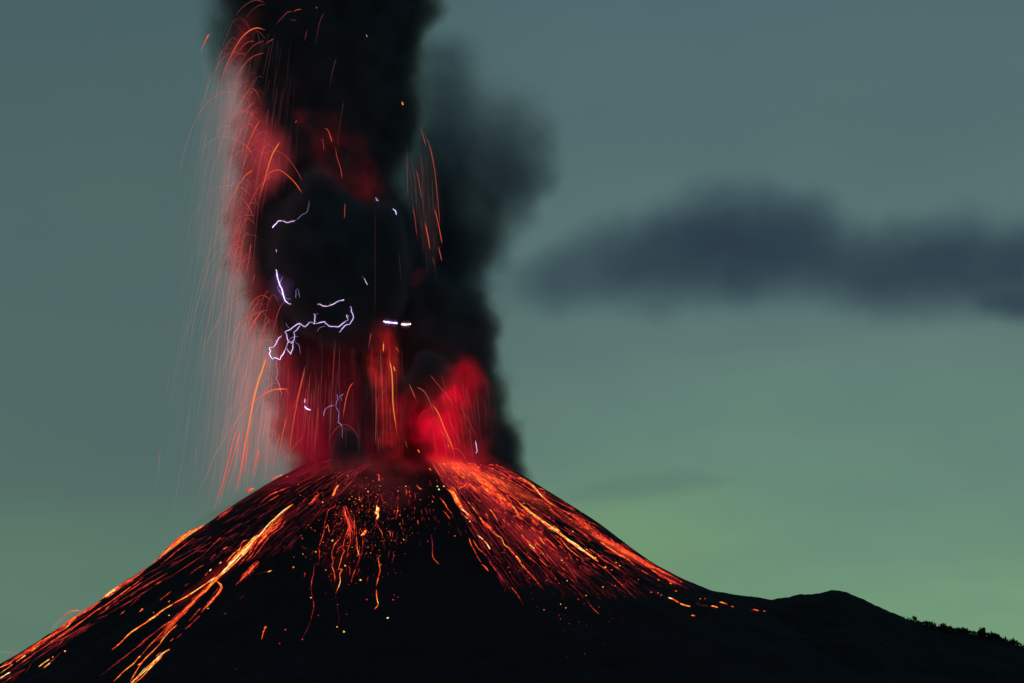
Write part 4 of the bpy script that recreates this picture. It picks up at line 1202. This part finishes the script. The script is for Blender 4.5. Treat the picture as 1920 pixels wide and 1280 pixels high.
A_ += parse('''
2.6 .5 .62 1425 1260 1490 1060 1580 700 | leftmost bright salmon streak of the fallout on the left skyline
2.4 .35 .66 1450 1250 1520 1020 1610 715 | second bright salmon streak of the fallout on the left skyline
1.8 .2 .5 1505 1180 1560 980 1625 740
2.0 .35 .5 1560 1170 1600 1000 1680 780
2.0 .4 .5 1585 1150 1600 1050 1665 850
2.6 .4 .66 1680 1060 1700 960 1730 850 | short bright salmon streak of the fallout near the left crater rim
2.0 .06 .4 1270 1270 1320 1150 1400 980 1430 900 1500 780 1590 650
1.6 .2 .4 1050 1040 1060 960 1066 875 | lone pale streak in the open sky left of the cone
1.2 .02 .15 1040 1200 1046 1100 1050 1040
1.3 .05 .3 1365 200 1400 110 1470 0
1.3 .05 .3 1455 430 1465 390 1475 350
1.2 .03 .2 1185 440 1190 400
1.6 .3 .5 1560 600 1600 430 1640 300
2.4 .4 .6 1850 950 1880 780 1910 640
2.0 .4 .55 1810 990 1840 860 1865 750
2.0 .4 .5 1770 1010 1810 800 1850 600
1.2 .02 .2 1100 560 1115 450 1130 350
1.4 .1 .3 1295 980 1305 900 1312 840
1.7 .3 .5 1690 1060 1715 960 1735 880
1.5 .2 .4 1640 1090 1665 960 1700 840
1.6 .3 .45 1720 760 1750 700 1772 690
''', 0, 600, 3.5556)
A_ += parse('''
2.8 .1 .78 600 630 680 550 760 470 850 415 975 402 | orange-tipped hump arching off the lower left skyline
2.2 .1 .4 610 640 700 560 780 500 870 440
2.2 .06 .4 580 640 640 610 700 598
2.4 .05 .5 -60 925 0 910 100 906 215 918 | flat pale arc leaving the left edge of the photo
''', 0, 1080, 6.4)
GA = 'exposure trails of lava fragments around the column'
rest_lab = 'thin reddish streak of flying lava among many beside the column'
for pts, w, h0, h1, lab in A_:
    my = np.mean([p[1] for p in pts]); mx = np.mean([p[0] for p in pts])
    Y = -135 if (mx > 480 and my < 900 and mx < 960) else rng.uniform(-110, -60)
    if mx < 300 and my > 1100: Y = -20.0
    P, R_, H_ = arc_line(pts, w, h0, h1, Y + rng.uniform(-4, 4), Y + rng.uniform(-4, 4))
    V, F, H = tubes([(P, R_, H_)], 5)
    c = V.mean(0)
    o = mesh_obj('lava_trail', V - c, F, M_TRAIL, attr=H, loc=tuple(c), smooth=True)
    side = 'left of' if mx < 480 else ('right of' if mx > 745 else 'in front of')
    zone = 'low' if my > 560 else ('high' if my < 230 else 'mid height')
    tag(o, lab or {'low': f'thin reddish exposure trail of flying lava {side} the column, low above the crater', 'high': f'thin reddish arced exposure trail of flying lava {side} the column near its top',
                   'mid height': f'thin reddish arced exposure trail of flying lava {side} the column at mid height'}[zone], 'lava arc', f'lava trails {side} the column, {zone}')  # lava arc: an exposure trail modelled as a glowing tube

# countless faint exposure trails of falling cinders that make up the curtains
CL = []
def rain(n, x0f, x1f, y0, y1, l0, l1, lean, h0, h1, w0, w1, Ya, Yb, bend=0.12):
    for q in range(n):
        py = rng.uniform(y0, y1); u = rng.random()
        x0, x1 = x0f(py), x1f(py)
        px = x0 + (x1 - x0) * u
        l = l0 + (l1 - l0) * rng.random() ** 1.6
        ln = lean * (1.15 - u) * rng.uniform(0.6, 1.4)
        t = np.linspace(0, 1, 6)
        xs = px - l * ln * t * (1 - bend * t) ; ys = py + l * t
        if (ys > sky_py(xs) + 2).any(): continue
        edge_ = math.sin(math.pi * min(0.97, max(0.06, u * 0.9 + 0.1)))
        Y = rng.uniform(Ya, Yb)
        h = rng.uniform(h0, h1) * edge_ * 0.62
        CL.append(arc_line([(float(a), float(b_)) for a, b_ in zip(xs, ys)][::-1], rng.uniform(w0, w1), h * 0.5, h, Y, Y, step=14))
rain(480, lambda y: np.interp(y, [100, 300, 600, 900], [385, 368, 330, 300]), lambda y: np.interp(y, [100, 300, 450, 600, 900], [440, 470, 455, 500, 560]), 80, 880, 40, 240, 0.20, 0.06, 0.24, 0.9, 1.8, -130, -20)
rain(260, lambda y: np.interp(y, [560, 900], [415, 400]), lambda y: np.interp(y, [560, 900], [520, 560]), 520, 880, 50, 200, 0.17, 0.08, 0.26, 0.7, 1.3, -130, -100)
rain(200, lambda y: np.interp(y, [560, 900], [430, 420]), lambda y: np.interp(y, [560, 900], [530, 590]), 560, 880, 40, 170, 0.16, 0.15, 0.40, 0.9, 1.8, -130, -90)
rain(120, lambda y: 540, lambda y: 770, 620, 860, 40, 150, 0.01, 0.06, 0.26, 0.9, 1.6, -135, -120)
rain(80, lambda y: 690, lambda y: 760, 640, 860, 30, 150, -0.03, 0.2, 0.5, 0.9, 1.6, -135, -120)
rain(100, lambda y: 790, lambda y: 930, 700, 860, 30, 130, -0.30, 0.12, 0.40, 0.9, 1.8, -135, -110)
rain(50, lambda y: 755, lambda y: 830, 270, 440, 30, 130, -0.10, 0.08, 0.26, 0.9, 1.6, -120, -100)
rain(70, lambda y: 440, lambda y: 560, 60, 330, 30, 140, 0.35, 0.10, 0.34, 0.9, 1.8, -125, -100)
rain(110, lambda y: np.interp(y, [560, 900], [440, 415]), lambda y: np.interp(y, [560, 900], [540, 575]), 590, 880, 50, 230, 0.17, 0.30, 0.75, 0.8, 1.7, -132, -110)
rain(50, lambda y: 540, lambda y: 640, 680, 860, 50, 150, 0.10, 0.30, 0.7, 0.8, 1.5, -132, -120)


def parabola(n, xf, y0, y1, dx0, dx1, up0, up1, fall0, fall1, h0, h1, w0, w1):
    for q in range(n):
        y = rng.uniform(y0, y1); x = xf(y) + rng.normal(0, 14)
        dxx = -rng.uniform(dx0, dx1); up = rng.uniform(up0, up1); fall = rng.uniform(fall0, fall1)
        # ballistic: rises by up, then falls by fall; sideways speed constant
        tu = math.sqrt(2 * up); tf = math.sqrt(2 * fall); t = np.linspace(-tu * rng.uniform(0.1, 1), tf, 14)
        xs = x + dxx * (t - t[0]) / (tu + tf); ys = y + 0.5 * t * t - 0.5 * t[0] ** 2
        if (ys > sky_py(xs) + 2).any(): continue
        h = rng.uniform(h0, h1)
        CL.append(arc_line([(float(a), float(b_)) for a, b_ in zip(xs, ys)][::-1], rng.uniform(w0, w1), h * 0.3, h, -rng.uniform(100, 130), -rng.uniform(60, 130), step=7))


edge_x = lambda y: np.interp(y, [0, 100, 200, 300, 400, 500, 600, 700, 850], [470, 460, 478, 505, 468, 470, 505, 520, 560])
parabola(60, edge_x, 60, 420, 25, 110, 10, 60, 40, 260, 0.14, 0.55, 0.8, 1.5)
parabola(60, edge_x, 420, 760, 30, 120, 5, 50, 80, 330, 0.14, 0.55, 0.8, 1.5)
V, F, H = tubes(CL, 4)
o = mesh_obj('cinder_trails', V, F, M_TRAIL, attr=H, smooth=True)
tag(o, 'countless faint exposure trails of falling cinders around the ash column', 'falling cinders', kind='stuff')

# ------------------------------------------------------------------ volcanic lightning
def bolt_mat(name, c, s):
    m, n, o = mat(name)
    e = n.new('ShaderNodeEmission'); e.inputs[0].default_value = (*c, 1); e.inputs[1].default_value = s
    t = n.new('ShaderNodeBsdfTransparent'); ad = n.new('ShaderNodeAddShader')
    n.put(ad.inputs[0], e.outputs[0]); n.put(ad.inputs[1], t.outputs[0])
    n.put(o.inputs[0], ad.outputs[0]); m.cycles.emission_sampling = 'NONE'
    return m


M_CORE = bolt_mat('lightning_core', (0.80, 0.68, 1.0), 1.0)
M_DIM = bolt_mat('lightning_branch', (0.42, 0.32, 0.80), 0.34)
M_WARM = bolt_mat('lightning_warm', (1.0, 0.66, 0.52), 1.0)


def halo_mat(name, c, s):  # bloom and lit ash round the strokes, painted as emissive tubes
    m, n, o = mat(name)
    e = n.new('ShaderNodeEmission'); e.inputs[0].default_value = (*c, 1); e.inputs[1].default_value = s
    n.put(o.inputs[1], e.outputs[0]); m.cycles.emission_sampling = 'NONE'
    return m


M_HALO = halo_mat('lightning_glow', (0.34, 0.20, 0.66), 0.075)
M_HALO2 = halo_mat('lightning_glow_wide', (0.30, 0.15, 0.52), 0.012)
M_HALO3 = halo_mat('lightning_glow_faint', (0.30, 0.12, 0.42), 0.0014)
M_HALOW = halo_mat('lightning_glow_warm', (0.9, 0.45, 0.35), 0.05)


def bolt_pts(c, ox, oy, sc, jag):
    pp = [np.array((ox + c[i] / sc, oy + c[i + 1] / sc)) for i in range(0, len(c), 2)]
    out = []
    for a, e in zip(pp[:-1], pp[1:]):
        n = max(1, int(np.linalg.norm(e - a) / 3.0))
        for k in range(n):
            out.append(a + (e - a) * k / n + (rng.normal(0, jag, 2) if k else 0))
    out.append(pp[-1]); return np.array(out)


def bolt(label, Y, strokes, ox, oy, sc, halo=1.0, wide=0.0, warm=False):
    root = bpy.data.objects.new('lightning_bolt', None); COL.objects.link(root)
    tag(root, label, 'lightning', 'lightning bolts inside the ash column')
    groups = {}
    first = None
    for kind, w, c in strokes:
        pp = bolt_pts(c, ox, oy, sc, 0.45)
        a, cc = ray(pp[:, 0], pp[:, 1]); n = len(pp)
        Ys = Y + np.cumsum(rng.normal(0, 0.25, n)); T_ = CAM_D + Ys
        P = np.stack([a * T_, Ys, CAM_Z + cc * T_], 1)
        if first is None: first = P.mean(0)
        t = np.linspace(0, 1, n); env = np.clip(np.minimum(t, 1 - t) / 0.15, 0.35, 1)
        groups.setdefault(kind, []).append((P, 0.095 * w * env * (1 + 0.35 * wob(n, 1, 2)), np.ones(n)))
        if halo and kind != 'dim':
            groups.setdefault('halo', []).append((P, 1.3 * halo * (0.5 + 0.5 * env), np.ones(n)))
            groups.setdefault('halo2', []).append((P, 2.6 * halo * (0.5 + 0.5 * env), np.ones(n)))
            if wide:
                for fr_ in (0.3, 0.45, 0.6, 0.8, 1.0, 1.3): groups.setdefault('wide%d' % round(fr_ * 100), []).append((P[::max(1, n // 4)], wide * fr_ * np.sin(np.pi * np.linspace(0.02, 0.98, len(P[::max(1, n // 4)]))), np.ones(len(P[::max(1, n // 4)]))))
    root.location = tuple(first)
    spec = {'core': ('stroke', M_WARM if warm else M_CORE), 'warm': ('stroke', M_WARM), 'dim': ('branch', M_DIM), 'halo': ('glow', M_HALOW if warm else M_HALO),
            'halo2': ('glow', M_HALO2)}
    for q in (30, 45, 60, 80, 100, 130): spec['wide%d' % q] = ('glow', M_HALO3)
    for k, L in groups.items():
        V, F, H = tubes(L, 8 if (k[:4] in ('halo', 'wide')) else 4)
        nm, mt = spec[k]
        if (k[:4] in ('halo', 'wide')):      # close the ends of the glow tubes
            F = [tuple(map(int, f)) for f in F]; b0 = 0
            for P, _, _ in L:
                F.append(tuple(b0 + q for q in range(7, -1, -1))); F.append(tuple(b0 + (len(P) - 1) * 8 + q for q in range(8))); b0 += len(P) * 8
        mesh_obj(nm, V - first, F, mt, root, smooth=False)
    return root


YB = -150.0
bolt('pinkish lightning alone high on the left of the black billow', YB, [('core', 3.4, [185, 405, 215, 370, 250, 330, 290, 328]), ('warm', 1.7, [290, 328, 350, 348, 400, 333, 440, 325]),
     ('dim', 1.6, [440, 325, 500, 275, 555, 245, 580, 220, 595, 160, 600, 100]), ('core', 5.0, [185, 405, 200, 388])], 480, 360, 6, 0.8)
bolt('thick white-violet lightning at the left edge of the column', YB, [('core', 4.2, [225, 875, 235, 920, 245, 980, 265, 1040, 285, 1080, 300, 1130, 315, 1190, 330, 1230, 365, 1260, 395, 1265]),
     ('dim', 2.6, [300, 960, 280, 1000, 268, 1040]), ('dim', 2.6, [262, 1050, 243, 1075, 255, 1110, 280, 1145, 300, 1180]), ('dim', 1.2, [325, 1190, 360, 1208, 400, 1208])], 480, 360, 6, 1.15, wide=11.0)
bolt('faint blue lightning fragment right of the thick white one', YB, [('dim', 1.8, [470, 1085, 445, 1120, 450, 1200]), ('dim', 1.5, [478, 1100, 485, 1170, 495, 1190])], 480, 360, 6, 0)
bolt('slanting lightning with an orange right tip above the big branched one', YB, [('warm', 1.6, [690, 185, 720, 185, 750, 205, 810, 210]), ('core', 1.8, [810, 210, 860, 190, 920, 155, 985, 135]),
     ('dim', 1.4, [825, 165, 850, 185]), ('warm', 7.0, [965, 148, 990, 135])], 480, 540, 6, 0.7)
bolt('big branched violet lightning looping across the middle of the column', YB,
     [('core', 1.7, [1065, 215, 1080, 280, 1092, 310, 1088, 360, 1060, 405, 1020, 415, 985, 445, 940, 500]), ('core', 1.6, [1045, 325, 1015, 308, 1022, 330, 1040, 360]),
      ('core', 1.8, [1040, 360, 1000, 385, 960, 415, 915, 442, 860, 438, 820, 432, 780, 400, 775, 382, 730, 390, 690, 402, 655, 405]),
      ('core', 1.8, [655, 405, 625, 388, 590, 400, 550, 440, 520, 425, 485, 402, 450, 420, 400, 460, 345, 485, 325, 500, 345, 525, 350, 560, 365, 600, 350, 635, 335, 665]),
      ('core', 2.4, [335, 665, 320, 700, 300, 745, 280, 765, 270, 800, 240, 785, 205, 775, 185, 797, 165, 765, 150, 730, 163, 700, 150, 662, 200, 655]), ('core', 1.8, [200, 655, 220, 625, 250, 580, 290, 540]),
      ('core', 1.6, [655, 400, 662, 350, 665, 315, 650, 295]), ('dim', 2.0, [650, 295, 680, 300, 703, 293]), ('core', 1.3, [485, 402, 495, 430, 465, 470, 425, 500, 435, 545, 430, 590, 400, 615, 365, 600]),
      ('core', 1.7, [418, 600, 415, 670, 390, 738, 365, 705, 340, 670]), ('dim', 1.8, [365, 600, 400, 560, 480, 545]), ('dim', 1.6, [440, 605, 475, 620, 490, 655, 500, 740]),
      ('dim', 1.3, [340, 395, 350, 430, 380, 460]), ('dim', 1.3, [780, 430, 710, 455, 685, 500]), ('core', 4.0, [648, 402, 660, 405]),
      ('dim', 2.2, [240, 800, 225, 840, 238, 900, 240, 960, 225, 1010, 255, 1060, 270, 1120, 290, 1185, 275, 1220])], 480, 540, 6, 0.75)
bolt('short thick white spark, left one of the pair at the right of the column', YB, [('core', 8.5, [1435, 378, 1460, 388, 1520, 392]), ('core', 9.5, [1530, 396, 1595, 402])], 480, 540, 6, 1.5)
bolt('short thick orange-white spark, right one of the pair at the right of the column', YB, [('warm', 9.0, [1635, 410, 1690, 415, 1740, 408])], 480, 540, 6, 1.5, warm=True)
bolt('tiny white hooked lightning high at the right edge of the black column', YB, [('core', 1.9, [1540, 190, 1570, 215, 1580, 262])], 480, 360, 6, 0.7)
bolt('tiny pale flash on the shoulder above the right hooked one', YB, [('core', 1.6, [1345, 65, 1360, 92, 1378, 106])], 480, 360, 6, 0.8, wide=4.0)
bolt('small thin whitish lightning stroke in the dark middle right of the column', YB, [('core', 1.5, [1215, 975, 1235, 1015, 1256, 1050]), ('dim', 1.2, [1190, 950, 1215, 975])], 480, 360, 6, 0)
bolt('small bright white hook of lightning low at the left in the red curtain', YB, [('core', 2.0, [155, 130, 148, 165]), ('core', 6.0, [150, 195, 165, 215, 205, 230])], 540, 720, 4.8, 1.0)
bolt('forked violet lightning striking the black ash dome', YB, [('dim', 2.6, [430, 180, 435, 205, 460, 245, 455, 310, 450, 340, 480, 362, 490, 400]), ('dim', 1.6, [490, 400, 488, 440, 492, 482]),
     ('dim', 3.2, [320, 285, 322, 255, 335, 220, 370, 195, 415, 185]), ('dim', 2.4, [430, 180, 450, 130, 440, 85]), ('dim', 2.2, [460, 115, 500, 80]), ('dim', 2.2, [465, 110, 485, 145])], 540, 720, 4.8, 0)
bolt('thin pale lightning stroke at the right above the lava flank', YB + 30, [('core', 1.6, [1688, 505, 1695, 550, 1703, 600, 1690, 618])], 540, 720, 4.8, 0.6)
bolt('dot of lightning high in the black column', YB, [('core', 2.2, [1326, 226, 1332, 238])], 300, 0, 3.4286, 0)
bolt('tiny orange flash below the pinkish lightning', YB, [('warm', 2.6, [228, 655, 230, 682])], 480, 360, 6, 0.6, warm=True)
